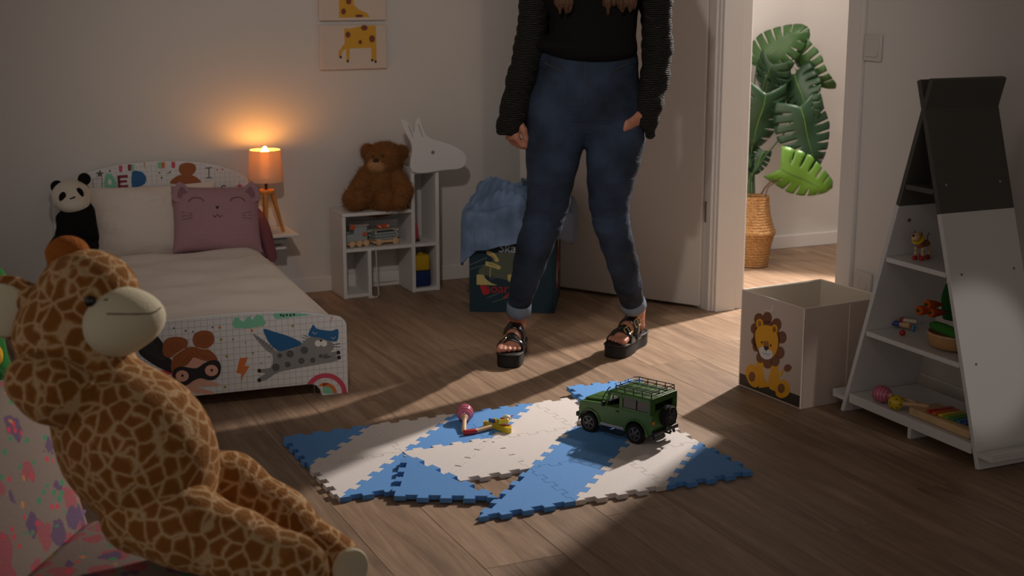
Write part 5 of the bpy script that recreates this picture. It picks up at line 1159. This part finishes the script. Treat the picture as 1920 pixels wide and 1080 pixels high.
# --- black top, lacy black cardigan sleeves, hair
TOP = mat('black_knit_top', (20, 19, 19), .9, .15, bump=(160, .3))
def lace_mat():
    m = mat('black_lace_knit', (24, 24, 23), .85, .2); t = m.node_tree; b = t.nodes['Principled BSDF']; tc = nd(t, 'ShaderNodeTexCoord')
    mp = nd(t, 'ShaderNodeMapping'); mp.inputs['Scale'].default_value = (1, 1, 1.5); t.links.new(tc.outputs['Object'], mp.inputs[0])
    wv = nd(t, 'ShaderNodeTexWave', Scale=34., Distortion=7., Detail=2); wv.bands_direction = 'Z'; t.links.new(mp.outputs[0], wv.inputs[0])
    cr = nd(t, 'ShaderNodeValToRGB'); e = cr.color_ramp.elements; e[0].position = .55; e[0].color = lin((16, 16, 15))+(1,); e[1].position = .95; e[1].color = lin((58, 56, 50))+(1,)
    t.links.new(wv.outputs['Fac'], cr.inputs[0]); t.links.new(cr.outputs[0], b.inputs['Base Color'])
    bp = nd(t, 'ShaderNodeBump', Strength=.6, Distance=.008); t.links.new(wv.outputs['Fac'], bp.inputs['Height']); t.links.new(bp.outputs[0], b.inputs['Normal']); return m
LACE = lace_mat()
ts = SDF().ell(onP(1113, 62, .01), (74*pk, 66*pk, 52*pk), .03, AXP).ell(onP(1116, -10, .01), (80*pk, 70*pk, 90*pk), .06, AXP).ell(body_pt(.055, .02, 1.26), (.162, .12, .13), .06, AXP).ell(body_pt(.055, -.005, 1.375), (.175, .085, .075), .05, AXP).ell(onP(1095, 84, .012), (92*pk, 74*pk, 24*pk), .03, AXP).ell(onP(1110, 96, .012), (80*pk, 74*pk, 24*pk), .03, AXP)
soft('top', ts, .006, TOP, person)
def sleeve(ch, cuff):
    s_ = SDF().chain([(p_, r) for p_, r in ch], .025); return s_
def yd(X): return .0018*np.sin(X[2]*170+5*np.sin(X[0]*40)+4*np.sin(X[1]*33))
s1 = SDF().chain(PL, .02).cone(onP(944, 234, .03), onP(938, 244, .03), 12*pk, 8*pk, .02)
soft('sleeve', s1, .005, LACE, person, disp=yd)
s2 = SDF().chain(PR2, .02).cone(onP(1219, 228, .05), onP(1219, 250, .05), 15*pk, 10*pk, .02)
soft('sleeve', s2, .005, LACE, person, disp=yd)
cdg = SDF().ell(body_pt(.055, -.03, 1.34), (.20, .085, .10), .05, AXP).ell(body_pt(.055, -.065, 1.18), (.165, .06, .18), .05, AXP)
soft('cardigan_back', cdg, .006, LACE, person, disp=yd)
hs = SDF().ell(HC+F_*.018+np.array([0, 0, .022]), (.086, .096, .104), .02, AXP).ell(HC+F_*.05+np.array([0, 0, -.07]), (.078, .055, .10), .03, AXP)
hs.chain([(HC+F_*.05+np.array([0, 0, -.1]), .07), (body_pt(.055, -.085, 1.36), .06), (body_pt(.055, -.10, 1.2), .045)], .03)
for a, b in ((1046, 1050), (1066, 1066), (1140, 1140), (1165, 1166), (1183, 1184)):
    s_ = -1 if a < 1098 else 1
    hs.chain([(HC+R_*s_*.078+F_*.0+np.array([0, 0, .02]), .026), (HC+R_*s_*.085-F_*.02+np.array([0, 0, -.10]), .024), (body_pt(.055+s_*.09, .105, 1.36), .022), (onP(a, -60, .13), .020), (onP(b, 4, .135), .013), (onP(b, 30-abs(a-1100)*.12, .135), .004)], .02)
def hd_(X): return .0022*np.sin(X[0]*420+X[2]*20)+.0016*np.sin(X[0]*230-X[1]*190)
soft('hair', hs, .0045, mat('brown_hair', (84, 58, 40)), person, disp=hd_)
# ------------------------------------------------------------------ lion toy box
LB = fl(1385, 722); FBk = fl(1500, 768); uu = Vector((FBk-LB)); lw = uu.length; lrz = math.atan2(uu.y, uu.x)
lb = thing('toy_box', 'square open fabric toy box with a sitting lion print on its front', 'toy box', tuple(LB), lrz)
FABW = mat('greige_box_fabric', (190, 172, 160), .85, .2, bump=(380, .12)); FABI = mat('pale_box_lining', (196, 188, 172), .85, .2); PIP = mat('white_piping', (226, 216, 206), .6, .3)
lh, ld = .309, .318
part('front_panel', G().box((lw/2, .003, lh/2), (lw, .006, lh)), FABW, lb, 0, bevel=.0015); part('back_panel', G().box((lw/2, ld-.003, lh/2), (lw, .006, lh)), FABI, lb, 0, bevel=.0015)
part('side_panel', G().box((.003, ld/2, lh/2), (.006, ld-.013, lh)), FABI, lb, 0, bevel=.0015); part('side_panel', G().box((lw-.003, ld/2, lh/2), (.006, ld-.013, lh)), FABW, lb, 0, bevel=.0015)
part('bottom_panel', G().box((lw/2, ld/2, .004), (lw-.013, ld-.013, .006)), FABI, lb, 0)
part('rim_piping', G().tube([(.002, .002, lh), (lw-.002, .002, lh-.002), (lw-.002, ld-.002, lh), (.002, ld-.002, lh)], .0026, 8, closed=True), PIP, lb)
for x, y in ((.001, .001), (lw-.001, .001), (lw-.001, ld-.001), (.001, ld-.001)): part('edge_piping', G().tube([(x, y, .003), (x, y, lh-.002)], .0022, 8), PIP, lb)
part('base_piping', G().tube([(.002, .002, .0028), (lw-.002, .002, .0028), (lw-.002, ld-.002, .0028), (.002, ld-.002, .0028)], .0022, 8, closed=True), PIP, lb)
part('fold_crease', G().box((lw+.0002, ld*.55, lh/2), (.0012, .003, lh-.01)), PIP, lb, 0)
nL = np.array([-math.sin(lrz), math.cos(lrz), 0]); IL = inv(lb)
def tl(p): return [tuple((IL @ Vector(onpl(1370+x/4, 510+y/4, LB, nL))).xz) for x, y in p]
MANE = flat('mane_brown', (112, 68, 44)); LYEL = flat('lion_yellow', (212, 150, 24)); LPAW = flat('paw_brown', (120, 76, 44)); DBAND = flat('dark_band', (58, 50, 42)); LW_ = flat('snout_white', (206, 202, 204)); DK = flat('dark_brown', (50, 30, 26)); LEAR = flat('ear_shade', (150, 100, 30)); CHEST = flat('chest_beige', (196, 170, 146))
def LD(n_, p, l, m_, s_=0): decal(lb, n_, tl(p), l, m_, 0, s_)
bz = tl([(60, 795), (515, 965)]); decal(lb, 'base_band_print', [(.004, .005), (lw-.004, .005), (lw-.004, .041), (.004, .041)], 1, DBAND)
for x, y, r in ((275, 345, 44), (212, 355, 44), (183, 425, 40), (180, 520, 30), (192, 560, 34), (225, 640, 40), (280, 680, 44), (335, 665, 42), (370, 605, 44), (385, 490, 44), (345, 395, 46), (270, 500, 130)):
    LD('mane_print', circ(x, y, r*.78, 20, r*1.05), 3, MANE)
LD('leg_print', [(195, 670), (245, 670), (255, 800), (290, 860), (215, 870), (190, 800)], 2, LYEL); LD('leg_print', [(300, 690), (355, 700), (365, 800), (350, 900), (300, 880), (280, 850)], 2, LYEL)
LD('tail_print', [(365, 770), (400, 715), (408, 725), (380, 785)], 2, LYEL); LD('tail_tuft_print', [(402, 720), (415, 695), (440, 695), (458, 715), (440, 745), (412, 745)], 3, MANE, 3)
LD('chest_print', [(245, 715), (305, 725), (285, 805), (270, 815), (255, 795)], 3, CHEST)
LD('foot_print', [(115, 745), (135, 700), (170, 695), (200, 740), (215, 830), (195, 865), (155, 850), (125, 800)], 4, LYEL, 4); LD('foot_print', [(340, 900), (340, 850), (375, 810), (415, 815), (445, 870), (435, 920), (390, 945), (350, 930)], 4, LYEL, 4)
LD('pad_print', circ(163, 785, 25, 16, 38), 5, LPAW); LD('pad_print', circ(382, 872, 27, 16, 36), 5, LPAW)
LD('ear_print', circ(220, 388, 27, 16, 38), 4, LYEL); LD('ear_print', circ(330, 428, 25, 16, 36), 4, LYEL); LD('inner_ear_print', circ(220, 388, 14, 14, 22), 5, LEAR); LD('inner_ear_print', circ(331, 430, 13, 14, 22), 5, LEAR)
LD('face_print', [(190, 450), (215, 410), (270, 398), (325, 420), (355, 480), (358, 550), (335, 620), (290, 650), (240, 630), (205, 570), (190, 510)], 5, LYEL, 4)
LD('snout_print', [(217, 590), (230, 562), (262, 560), (285, 580), (310, 590), (320, 620), (305, 648), (270, 655), (235, 635)], 6, LW_, 4); LD('nose_bridge_print', [(250, 520), (285, 520), (288, 560), (255, 555)], 6, LEAR, 3); LD('nose_print', [(255, 555), (288, 560), (285, 580), (270, 588), (257, 575)], 7, DK, 3)
for x, y in ((238, 527), (305, 550)): LD('eye_print', circ(x, y, 6, 10, 9), 7, DK)
lines(lb, 'smile_print', [tl(sm([(240, 600), (255, 615), (270, 612), (285, 622), (300, 612)], 3, False))], .0009, 7, DK); lines(lb, 'smile_print', [tl([(270, 585), (270, 612)])], .0009, 7, DK)
lines(lb, 'pull_tab', [tl(sm([(262, 285), (300, 293), (312, 290), (316, 245)], 3, False))], .0022, 5, PIP)
# ------------------------------------------------------------------ tepee shelf against the wall
tp0 = Vector((2.53, 2.905, 0)); tpe = thing('tepee_bookshelf', 'white and dark grey tepee shaped open toy shelf standing against the wall by the box', 'shelf', tp0)
DGRY = mat('dark_grey_board', (80, 77, 71), .6, .35); BW = .255; ZX = .915; YX = .012; th = .015
def ymid(s, z): return s*.282+(YX-s*.282)*z/ZX            # s=-1 near board, +1 far board
def board(nm, s, z0, z1, m_, x0=0, x1=BW, o=0):
    sl_ = (YX-s*.282)/ZX; n = Vector((0, 1, -sl_)).normalized()*th/2
    a = Vector((0, ymid(s, z0), z0)); b = Vector((0, ymid(s, z1), z1)); pts = [a-n, b-n, b+n, a+n]; vs = [Vector((x0, p.y, max(p.z, .0))) for p in pts]+[Vector((x1, p.y, max(p.z, .0))) for p in pts]
    return part(nm, G().add(vs, [(3, 2, 1, 0), (4, 5, 6, 7), (0, 1, 5, 4), (1, 2, 6, 5), (2, 3, 7, 6), (3, 0, 4, 7)]), m_, tpe, 0, bevel=.0015)
for s in (-1, 1):
    board('side_board', s, .0, .645, LACQ); board('blackboard', s, .6455, .995 if s > 0 else .99, DGRY, .0 if s < 0 else .001, BW)
def shelf(nm, z, t_, m_, x1=BW-.01, inset=.009):
    a = ymid(-1, z)+inset; b = ymid(1, z)-inset; return part(nm, G().box((x1/2+.002, (a+b)/2, z-t_/2), (x1, b-a, t_)), m_, tpe, 0, bevel=.0015)
shelf('shelf_board', .707, .014, DGRY); shelf('shelf_board', .494, .014, LACQ); shelf('shelf_board', .265, .014, LACQ); shelf('bottom_board', .062, .028, LACQ)
part('foot_panel', G().box((.12, -.004, .017), (.22, .014, .033)), LACQ, tpe, 0)
for s in (-1, 1):
    y0 = s*.282
    part('book_ledge', G().box((BW/2, y0+s*.022, .040), (BW-.002, .052, .012)), LACQ, tpe, 0, bevel=.001)
    part('ledge_lip', G().box((BW/2, y0+s*.0455, .050), (BW-.002, .007, .012)), LACQ, tpe, 0, bevel=.001)
SCR = mat('grey_screw_cap', (104, 98, 94), .5, .4); SCRL = mat('pale_screw_cap', (160, 156, 150), .5, .4)
sl_ = (YX+.282)/ZX; nn = np.array([0, 1, -sl_]); nn /= np.linalg.norm(nn); on_ = np.array(tp0)+np.array([0, -.282, 0])-nn*th/2
for x, y, m_ in ((1803, 515, SCR), (1901, 503, SCR), (1830, 683, SCR), (1774, 347, SCRL), (1875, 340, SCRL)):
    p = Vector(onpl(x, y, on_, nn))-tp0; M_ = Matrix.Translation(p) @ Vector(-nn).to_track_quat('Z', 'Y').to_matrix().to_4x4(); part('screw_cap', G().lathe([(.0035, -.0005), (.0035, .0008), (.001, .0012)], 10, M_), m_, tpe)
part('cable_hole', G().lathe([(.006, -.0005), (.006, .0012), (.001, .0013)], 12, Matrix.Translation((.05, ymid(1, .6)-.008, .6)) @ Matrix.Rotation(math.pi/2, 4, 'X')), SCR, tpe)
# --- toys on its shelves
CREAM = mat('cream_paint', (220, 205, 180))
p = fl(1728, 486, .4945); t = thing('jointed_animal', 'jointed wooden toy animal with yellow collar and red feet on the upper shelf', 'toy animal', tuple(p), .35)
BR_ = mat('reddish_wood', (150, 92, 62), .4, .4)
for x, y in ((-.016, .010), (-.014, -.010), (.018, .010), (.018, -.010)): part('leg', G().ball((x, y, .018), (.0055, .0055, .008), 10).ball((x, y, .031), (.005, .005, .007), 10), WOOD, t); part('foot', G().ball((x-.003, y, .006), (.010, .0075, .0065), 12), RED, t)
part('body', G().ball((-.016, 0, .043), (.011, .013, .010), 12).ball((.0, 0, .042), (.010, .010, .009), 12).ball((.018, 0, .043), (.011, .013, .010), 12), BR_, t)
part('neck', G().tube([(-.020, 0, .048), (-.024, 0, .062)], [.009, .008], 10), RED, t); part('collar', G().lathe([(.006, -.003), (.017, -.003), (.0185, 0), (.017, .003), (.006, .003)], 20, Matrix.Translation((-.026, 0, .060)) @ Matrix.Rotation(-.75, 4, 'Y')), YEL, t)
part('head', G().ball((-.037, 0, .068), (.0165, .012, .0115), 14, rot=(0, -.3, 0)), WOOD, t); part('nose', G().ball((-.053, 0, .073), .0035, 8), DK, t); part('tail', G().tube([(.026, 0, .048), (.026, 0, .062), (.032, 0, .070)], .0012, 5), DK, t)
part('ear', G().ball((-.028, .010, .076), (.006, .002, .005), 8), BR_, t); part('ear', G().ball((-.028, -.010, .076), (.006, .002, .005), 8), BR_, t)
# basket with felt vegetables
p = fl(1776, 636, .2655); p[0] = 2.615; bk = thing('wooden_bowl', 'oval wooden bowl full of toy vegetables on the middle shelf', 'bowl', (2.618, 2.845, .2655))
S_ = Matrix.Diagonal((.95, 1.22, 1, 1))
part('bowl_body', G().lathe([(.036, 0), (.052, .006), (.060, .022), (.062, .042), (.0585, .042), (.056, .024), (.048, .010), (.002, .007)], 32, S_), mat('tan_bamboo', (178, 134, 84), .5, .4, bump=(60, .15), var=(30, .12)), bk); part('rim', G().tube([(.060*.95*math.cos(a), .060*1.22*math.sin(a), .042) for a in np.linspace(0, 2*math.pi, 41)[:-1]], .0028, 8, closed=True), WOOD, bk)
FG = mat('green_felt', (56, 118, 44), .9, .15, bump=(120, .3)); FGD = mat('dark_green_felt', (36, 88, 36), .9, .15, bump=(120, .3)); FO = mat('orange_felt_carrot', (190, 84, 34), .85, .15, bump=(120, .3))
t = thing('toy_cucumber', 'long green toy cucumber lying across the wooden bowl', 'toy vegetable', (2.585, 2.835, .322), 1.45)
part('body', G().tube([(-.07, 0, -.002), (-.066, 0, 0), (-.04, .002, .003), (0, .004, .004), (.045, .003, .003), (.07, 0, .0)], [.004, .010, .0135, .0145, .013, .006], 16), FG, t); part('end_cap', G().ball((.071, 0, 0), (.005, .006, .006), 8), CREAM, t)
for i, (x, y) in enumerate(((1726, 582), (1741, 571), (1748, 586))):
    p = dep(x, y, 3.80); t = thing('toy_carrot', ['orange toy carrot leaning at the front corner of the bowl pile', 'orange toy carrot topmost of the three in the bowl', 'orange toy carrot beside the lettuce in the wooden bowl'][i], 'toy vegetable', tuple(p), .2)
    part('root', G().tube([(-.010, 0, .001), (-.008, 0, .001), (0, 0, 0), (.03, .0, -.004), (.06, 0, -.008)], [.006, .0125, .014, .010, .003], 14), FO, t); part('leaf_stub', G().tube([(-.010, 0, .001), (-.014, 0, .002)], [.005, .003], 8), FGD, t)
p = dep(1776, 570, 3.84); t = thing('toy_lettuce', 'frilly green toy lettuce standing in the wooden bowl', 'toy vegetable', tuple(p), 0)
for j, (dx, dy, rz, hh) in enumerate(((0, 0, 0, .058), (.014, -.012, .5, .05), (.012, .014, -.5, .048))):
    g = G(); N = 14; vs = []
    for a in range(8):
        v_ = a/7
        for b in range(N+1):
            u_ = b/N*2-1; wv = .032*math.sin(math.pi*(.18+.72*v_))**.6; x = .010*u_*u_+.004*math.sin(u_*9+v_*3)*v_; vs.append((dx+x, dy+u_*wv, -.045+(hh+.045)*v_-.010*u_*u_*v_+(.005*math.sin(u_*17) if a == 7 else 0)))
    g.add(vs, [(a*(N+1)+b, a*(N+1)+b+1, (a+1)*(N+1)+b+1, (a+1)*(N+1)+b) for a in range(7) for b in range(N)])
    o = part('leaf', g, [FGD, FG, FGD][j], t, 0, rot=(0, 0, rz)); md = o.modifiers.new('thickness', 'SOLIDIFY'); md.thickness = .002
# small wooden pieces left of the bowl
p = fl(1678, 606, .279); t = thing('skipping_rope_handle', 'dark blue wooden toy handle with pale shaft lying beside the bowl', 'toy', tuple(p), -1.25)
part('grip', G().tube([(-.018, 0, 0), (-.016, 0, 0), (.014, 0, 0), (.018, 0, 0)], [.004, .0078, .0078, .006], 14), BLU, t); part('shaft', G().tube([(.018, 0, .0), (.05, 0, .001), (.052, 0, .001)], [.0072, .0092, .006], 14), WOOD, t)
p = fl(1706, 602, .289); t = thing('toy_peg', 'small pale wooden peg with red tip lying behind the red ball', 'toy', tuple(p), -1.0)
part('peg', G().tube([(-.02, 0, 0), (.02, 0, .0)], .0065, 12), CREAM, t); part('tip', G().ball((-.022, 0, 0), .008, 10), RED, t)
p = fl(1692, 624, .2735); t = thing('toy_ball', 'small red wooden ball lying in front of the blue handle', 'ball', tuple(p)); part('ball_body', G().ball((0, 0, 0), .0092, 16), RED, t); part('bead_hole', G().ball((-.0085, -.003, .001), .0016, 6), DK, t)
p = fl(1713, 616, .274); t = thing('toy_ring', 'little light blue ring between the red ball and the bowl', 'toy', tuple(p), .4); part('ring', G().tube([(.0075*math.cos(a), 0, .0075*math.sin(a)) for a in np.linspace(0, 2*math.pi, 17)[:-1]], .003, 8, closed=True), mat('light_blue_lacquer', (92, 156, 200), .3, .5), t); part('cord_knot', G().ball((.006, 0, -.004), .003, 8), DK, t)
# bottom shelf: maraca, rattle, xylophone
p = fl(1655, 753, .090); m1 = maraca((2.560, 3.045, .0625+.0245), math.pi/2+.25, .0, 'pink striped wooden maraca lying on the bottom shelf of the tepee shelf')
t = thing('ball_rattle', 'yellow ball rattle with brown dots and wooden handle on the bottom shelf', 'rattle', (2.548, 2.972, .0625+.0215), -.95)
part('head', G().ball((0, 0, 0), (.0225, .0215, .0215), 20), YEL, t); part('handle', G().tube([(.020, 0, .0), (.03, 0, 0), (.05, 0, .002), (.088, 0, .001), (.094, 0, .001)], [.009, .0062, .0068, .0085, .005], 14), WOOD, t)
for a, b in ((2.2, .6), (3.2, .1), (4.0, .7), (3.4, -.6), (4.6, .0), (4.2, -.5), (2.7, 1.1), (5.2, .7)):
    part('dot', G().ball((.0222*math.cos(b)*math.cos(a+.95), .0212*math.cos(b)*math.sin(a+.95), .0212*math.sin(b)), .0024, 8), DOT, t)
xy = thing('xylophone', 'wooden toy xylophone with rainbow coloured bars on the bottom shelf', 'xylophone', (2.600, 2.780, .0625), math.pi/2+.0)
part('frame', G().box((.02, 0, .012), (.24, .10, .022), b=.003), mat('light_birch', (206, 172, 126), .5, .4, var=(25, .1)), xy, 40)
for i, c_ in enumerate(((190, 36, 40), (206, 92, 36), (222, 190, 40), (120, 160, 50), (44, 130, 70), (40, 110, 160), (46, 70, 150), (94, 60, 140))):
    part('bar', G().box((.07-i*.021, 0, .029), (.016, .088-.005*i, .006), b=.0015), mat('bar_colour_%d' % i, c_, .3, .5), xy, 40)
# ------------------------------------------------------------------ monstera in a seagrass basket in the hall
pc = fl(1410, 498); ZPl = float(np.dot(np.array(pc)-C0, FW)); kp = ZPl/2600
pl = thing('monstera_plant', 'tall monstera plant with split leaves in a seagrass basket in the hall', 'plant', tuple(pc+np.array([0, -.0, 0])))
def basket_mat():
    m = mat('woven_seagrass', (188, 138, 80), .8, .2); t = m.node_tree; b = t.nodes['Principled BSDF']; tc = nd(t, 'ShaderNodeTexCoord')
    wv = nd(t, 'ShaderNodeTexWave', Scale=26., Distortion=1.2, Detail=1); wv.bands_direction = 'Z'; t.links.new(tc.outputs['Object'], wv.inputs[0])
    vo = nd(t, 'ShaderNodeTexVoronoi', Scale=110.); t.links.new(tc.outputs['Object'], vo.inputs[0])
    ml = nd(t, 'ShaderNodeMath', operation='MULTIPLY'); t.links.new(wv.outputs['Fac'], ml.inputs[0]); t.links.new(vo.outputs['Distance'], ml.inputs[1])
    bp = nd(t, 'ShaderNodeBump', Strength=.6, Distance=.006); t.links.new(ml.outputs[0], bp.inputs['Height']); t.links.new(bp.outputs[0], b.inputs['Normal'])
    cr = nd(t, 'ShaderNodeValToRGB'); e = cr.color_ramp.elements; e[0].color = lin((188, 148, 100))+(1,); e[1].color = lin((148, 108, 66))+(1,); e[1].position = .6
    t.links.new(vo.outputs['Distance'], cr.inputs[0]); t.links.new(cr.outputs[0], b.inputs['Base Color']); return m
hz = .318
prof = [(.060, .0), (.070, .004), (.076, .05), (.083, .10), (.092, .138), (.101, .156), (.096, .166), (.088, .185), (.078, .22), (.070, .26), (.066, .30), (.066, hz), (.061, hz), (.061, .28), (.002, .278)]
part('basket', G().lathe(prof, 48), basket_mat(), pl, 50); part('soil', G().lathe([(.0605, .282), (.058, .300), (.03, .304), (.001, .305)], 24), mat('dark_soil', (48, 38, 30), .95, .1, bump=(80, .8)), pl)
def leafmat(nm, rgb, rgb2):
    m = mat(nm, rgb, .38, .5); t = m.node_tree; b = t.nodes['Principled BSDF']; tc = nd(t, 'ShaderNodeTexCoord'); nz = nd(t, 'ShaderNodeTexNoise', Scale=14, Detail=4); t.links.new(tc.outputs['Object'], nz.inputs[0])
    mx = nd(t, 'ShaderNodeMix', data_type='RGBA'); t.links.new(nz.outputs['Fac'], mx.inputs[0]); mx.inputs[6].default_value = lin(rgb)+(1,); mx.inputs[7].default_value = lin(rgb2)+(1,); t.links.new(mx.outputs[2], b.inputs['Base Color'])
    tr_ = nd(t, 'ShaderNodeBsdfTranslucent'); t.links.new(mx.outputs[2], tr_.inputs[0]); ms = nd(t, 'ShaderNodeMixShader'); ms.inputs[0].default_value = .28
    t.links.new(b.outputs[0], ms.inputs[1]); t.links.new(tr_.outputs[0], ms.inputs[2]); t.links.new(ms.outputs[0], t.nodes['Material Output'].inputs[0]); return m
LFD = leafmat('dark_leaf', (36, 62, 42), (50, 82, 54)); LFM = leafmat('mid_leaf', (54, 88, 48), (72, 108, 58)); LFL = leafmat('light_leaf', (92, 140, 44), (112, 158, 60)); STEMM = mat('green_stem', (48, 74, 36), .5, .4); STB = mat('brown_stem', (92, 66, 50), .6, .3)
def monstera(nm, cx, cy, d, size, tip, yaw, pitch, m_, nf=5, droop=.25, cut=.42, root=None, stem_m=None, side=0.):
    """leaf centred at a point, tip = direction of its tip in the picture (degrees, 0 right, 90 up), turned by yaw and pitch"""
    c = Vector(dep(cx, cy, ZPl-d-.035))-pl.location; L_ = size*.93*kp
    a = math.radians(tip); t0 = Vector(R_)*math.cos(a)+Vector((0, 0, 1))*math.sin(a); nrm = -Vector(F_)
    rt_ = t0.cross(nrm); q = Matrix.Rotation(math.radians(yaw), 3, t0) @ Matrix.Rotation(math.radians(pitch), 3, rt_)
    T_, N_ = q @ t0, q @ nrm; S_ = T_.cross(N_); g = G(); W_2 = L_*.60
    def P(t, s, sg):
        w_ = W_2*(max(0, 1-t)**.52)*(.62+.9*t if t < .42 else .998)*1.02; x = sg*s*w_; y = L_*(t-.45)+L_*(-.20*s*(1-t)**2.2+.10*s*t)
        z = -L_*droop*(t-.2)**2*.8-L_*.16*s*s+L_*.03*math.sin(9*t+2*s)
        return c+T_*y+S_*x+N_*z
    for sg in (-1, 1):
        for i in range(nf+2):
            ta, tb2 = i/(nf+2), (i+1)/(nf+2); gap = cut*1.35*(tb2-ta)*.5 if 0 < i < nf+2 else 0; ns = 6; nt2 = 3; vs = []
            for j in range(ns+1):
                s = j/ns; e = max(0, (s-.36)/.64); e = min(1, e*2.6) if i < nf+1 else 0; lo = ta+gap*e*(1 if i > 0 else 0); hi = tb2-gap*e*.4
                r_ = 1 if s < .8 else 1
                for k_ in range(nt2+1):
                    tt = lo+(hi-lo)*k_/nt2; ss = s*(1-.025*abs(k_-1.5)/1.5 if j == ns else 1); vs.append(P(min(tt, .9995), ss, sg))
            fs_ = [(j*(nt2+1)+k_, j*(nt2+1)+k_+1, (j+1)*(nt2+1)+k_+1, (j+1)*(nt2+1)+k_) for j in range(ns) for k_ in range(nt2)]
            g.add(vs, fs_ if sg > 0 else [f[::-1] for f in fs_])
    me = g.mesh('leaf'); bm = bmesh.new(); bm.from_mesh(me); bmesh.ops.remove_doubles(bm, verts=bm.verts, dist=.0006); bm.to_mesh(me); bm.free()
    o = part('leaf', me, m_, pl, 0); shade(me, 180); md = o.modifiers.new('thickness', 'SOLIDIFY'); md.thickness = .0012
    part('midrib', G().tube([P(t, 0, 1)+N_*.0012 for t in np.linspace(.02, .95, 8)], [.0022, .002, .0018, .0016, .0014, .0012, .001, .0006], 6), LFL if m_ is not LFL else LFM, o)
    b0 = P(.02, 0, 1)
    if root is not None:
        r0 = Vector(dep(*root))-pl.location; mid = (b0+r0)/2+Vector((0, 0, .03+.03*abs(side)))+Vector(R_)*side
        part('petiole', G().tube([r0, r0*.55+mid*.45+Vector((0, 0, .012)), mid, b0*.6+mid*.4+Vector((0, 0, .006)), b0], [.0042, .0036, .0032, .0028, .0026], 8), stem_m or STEMM, pl)
Zs = ZPl
monstera('leaf', 1450, 97, .02, 108, 35, -18, 30, LFM, 5, .5, 0.19, (1408, 240, Zs))
monstera('leaf', 1440, 150, .01, 84, 245, 30, -35, LFD, 4, .3, 0.22, (1406, 250, Zs))
monstera('leaf', 1470, 135, -.03, 70, 190, 10, 55, LFD, 4, .3, 0.22, (1408, 250, Zs))
monstera('leaf', 1512, 132, -.02, 92, -38, 58, 25, LFM, 4, .5, 0.28, (1410, 250, Zs))
monstera('leaf', 1520, 160, -.06, 78, -52, -50, 20, LFL, 4, .5, 0.28, (1410, 255, Zs))
monstera('leaf', 1500, 172, .03, 92, -55, 30, 40, LFD, 5, .3, 0.22, (1410, 260, Zs))
monstera('leaf', 1480, 180, -.05, 60, 200, 0, 10, LFM, 3, .3, 0.22, (1408, 262, Zs))
monstera('leaf', 1424, 226, .05, 122, 262, -12, -8, LFD, 5, .25, 0.18, (1406, 300, Zs))
monstera('leaf', 1514, 250, .06, 124, -74, -8, 6, LFD, 6, .25, 0.21, (1410, 330, Zs), None, .03)
monstera('leaf', 1502, 336, .07, 102, -24, 22, 8, LFL, 4, .25, 0.20, (1420, 376, Zs), STB, .02)
monstera('leaf', 1424, 300, -.02, 44, 250, 10, 20, LFD, 3, .3, 0.28, (1408, 340, Zs))
monstera('leaf', 1400, 292, .0, 44, 290, -20, 20, LFD, 3, .3, 0.28, (1404, 340, Zs))
monstera('leaf', 1394, 130, .0, 60, 100, 25, 10, LFM, 4, .3, 0.22, (1404, 240, Zs))
for a, b, r in (((1405, 377, Zs), (1404, 240, Zs), .0095), ((1413, 377, Zs+.02), (1410, 250, Zs+.02), .008), ((1398, 377, Zs+.03), (1402, 300, Zs+.03), .007)):
    a, b = Vector(dep(*a))-pl.location, Vector(dep(*b))-pl.location; part('stem', G().tube([a, (a+b)/2+Vector((.004, .003, 0)), b], [r, r*.85, r*.6], 10), STEMM, pl)
part('air_root', G().tube(sm([tuple(Vector(dep(x, y, Zs-.06))-pl.location) for x, y in ((1432, 378), (1440, 352), (1455, 342), (1470, 338))], 4, False), .003, 7), STB, pl)
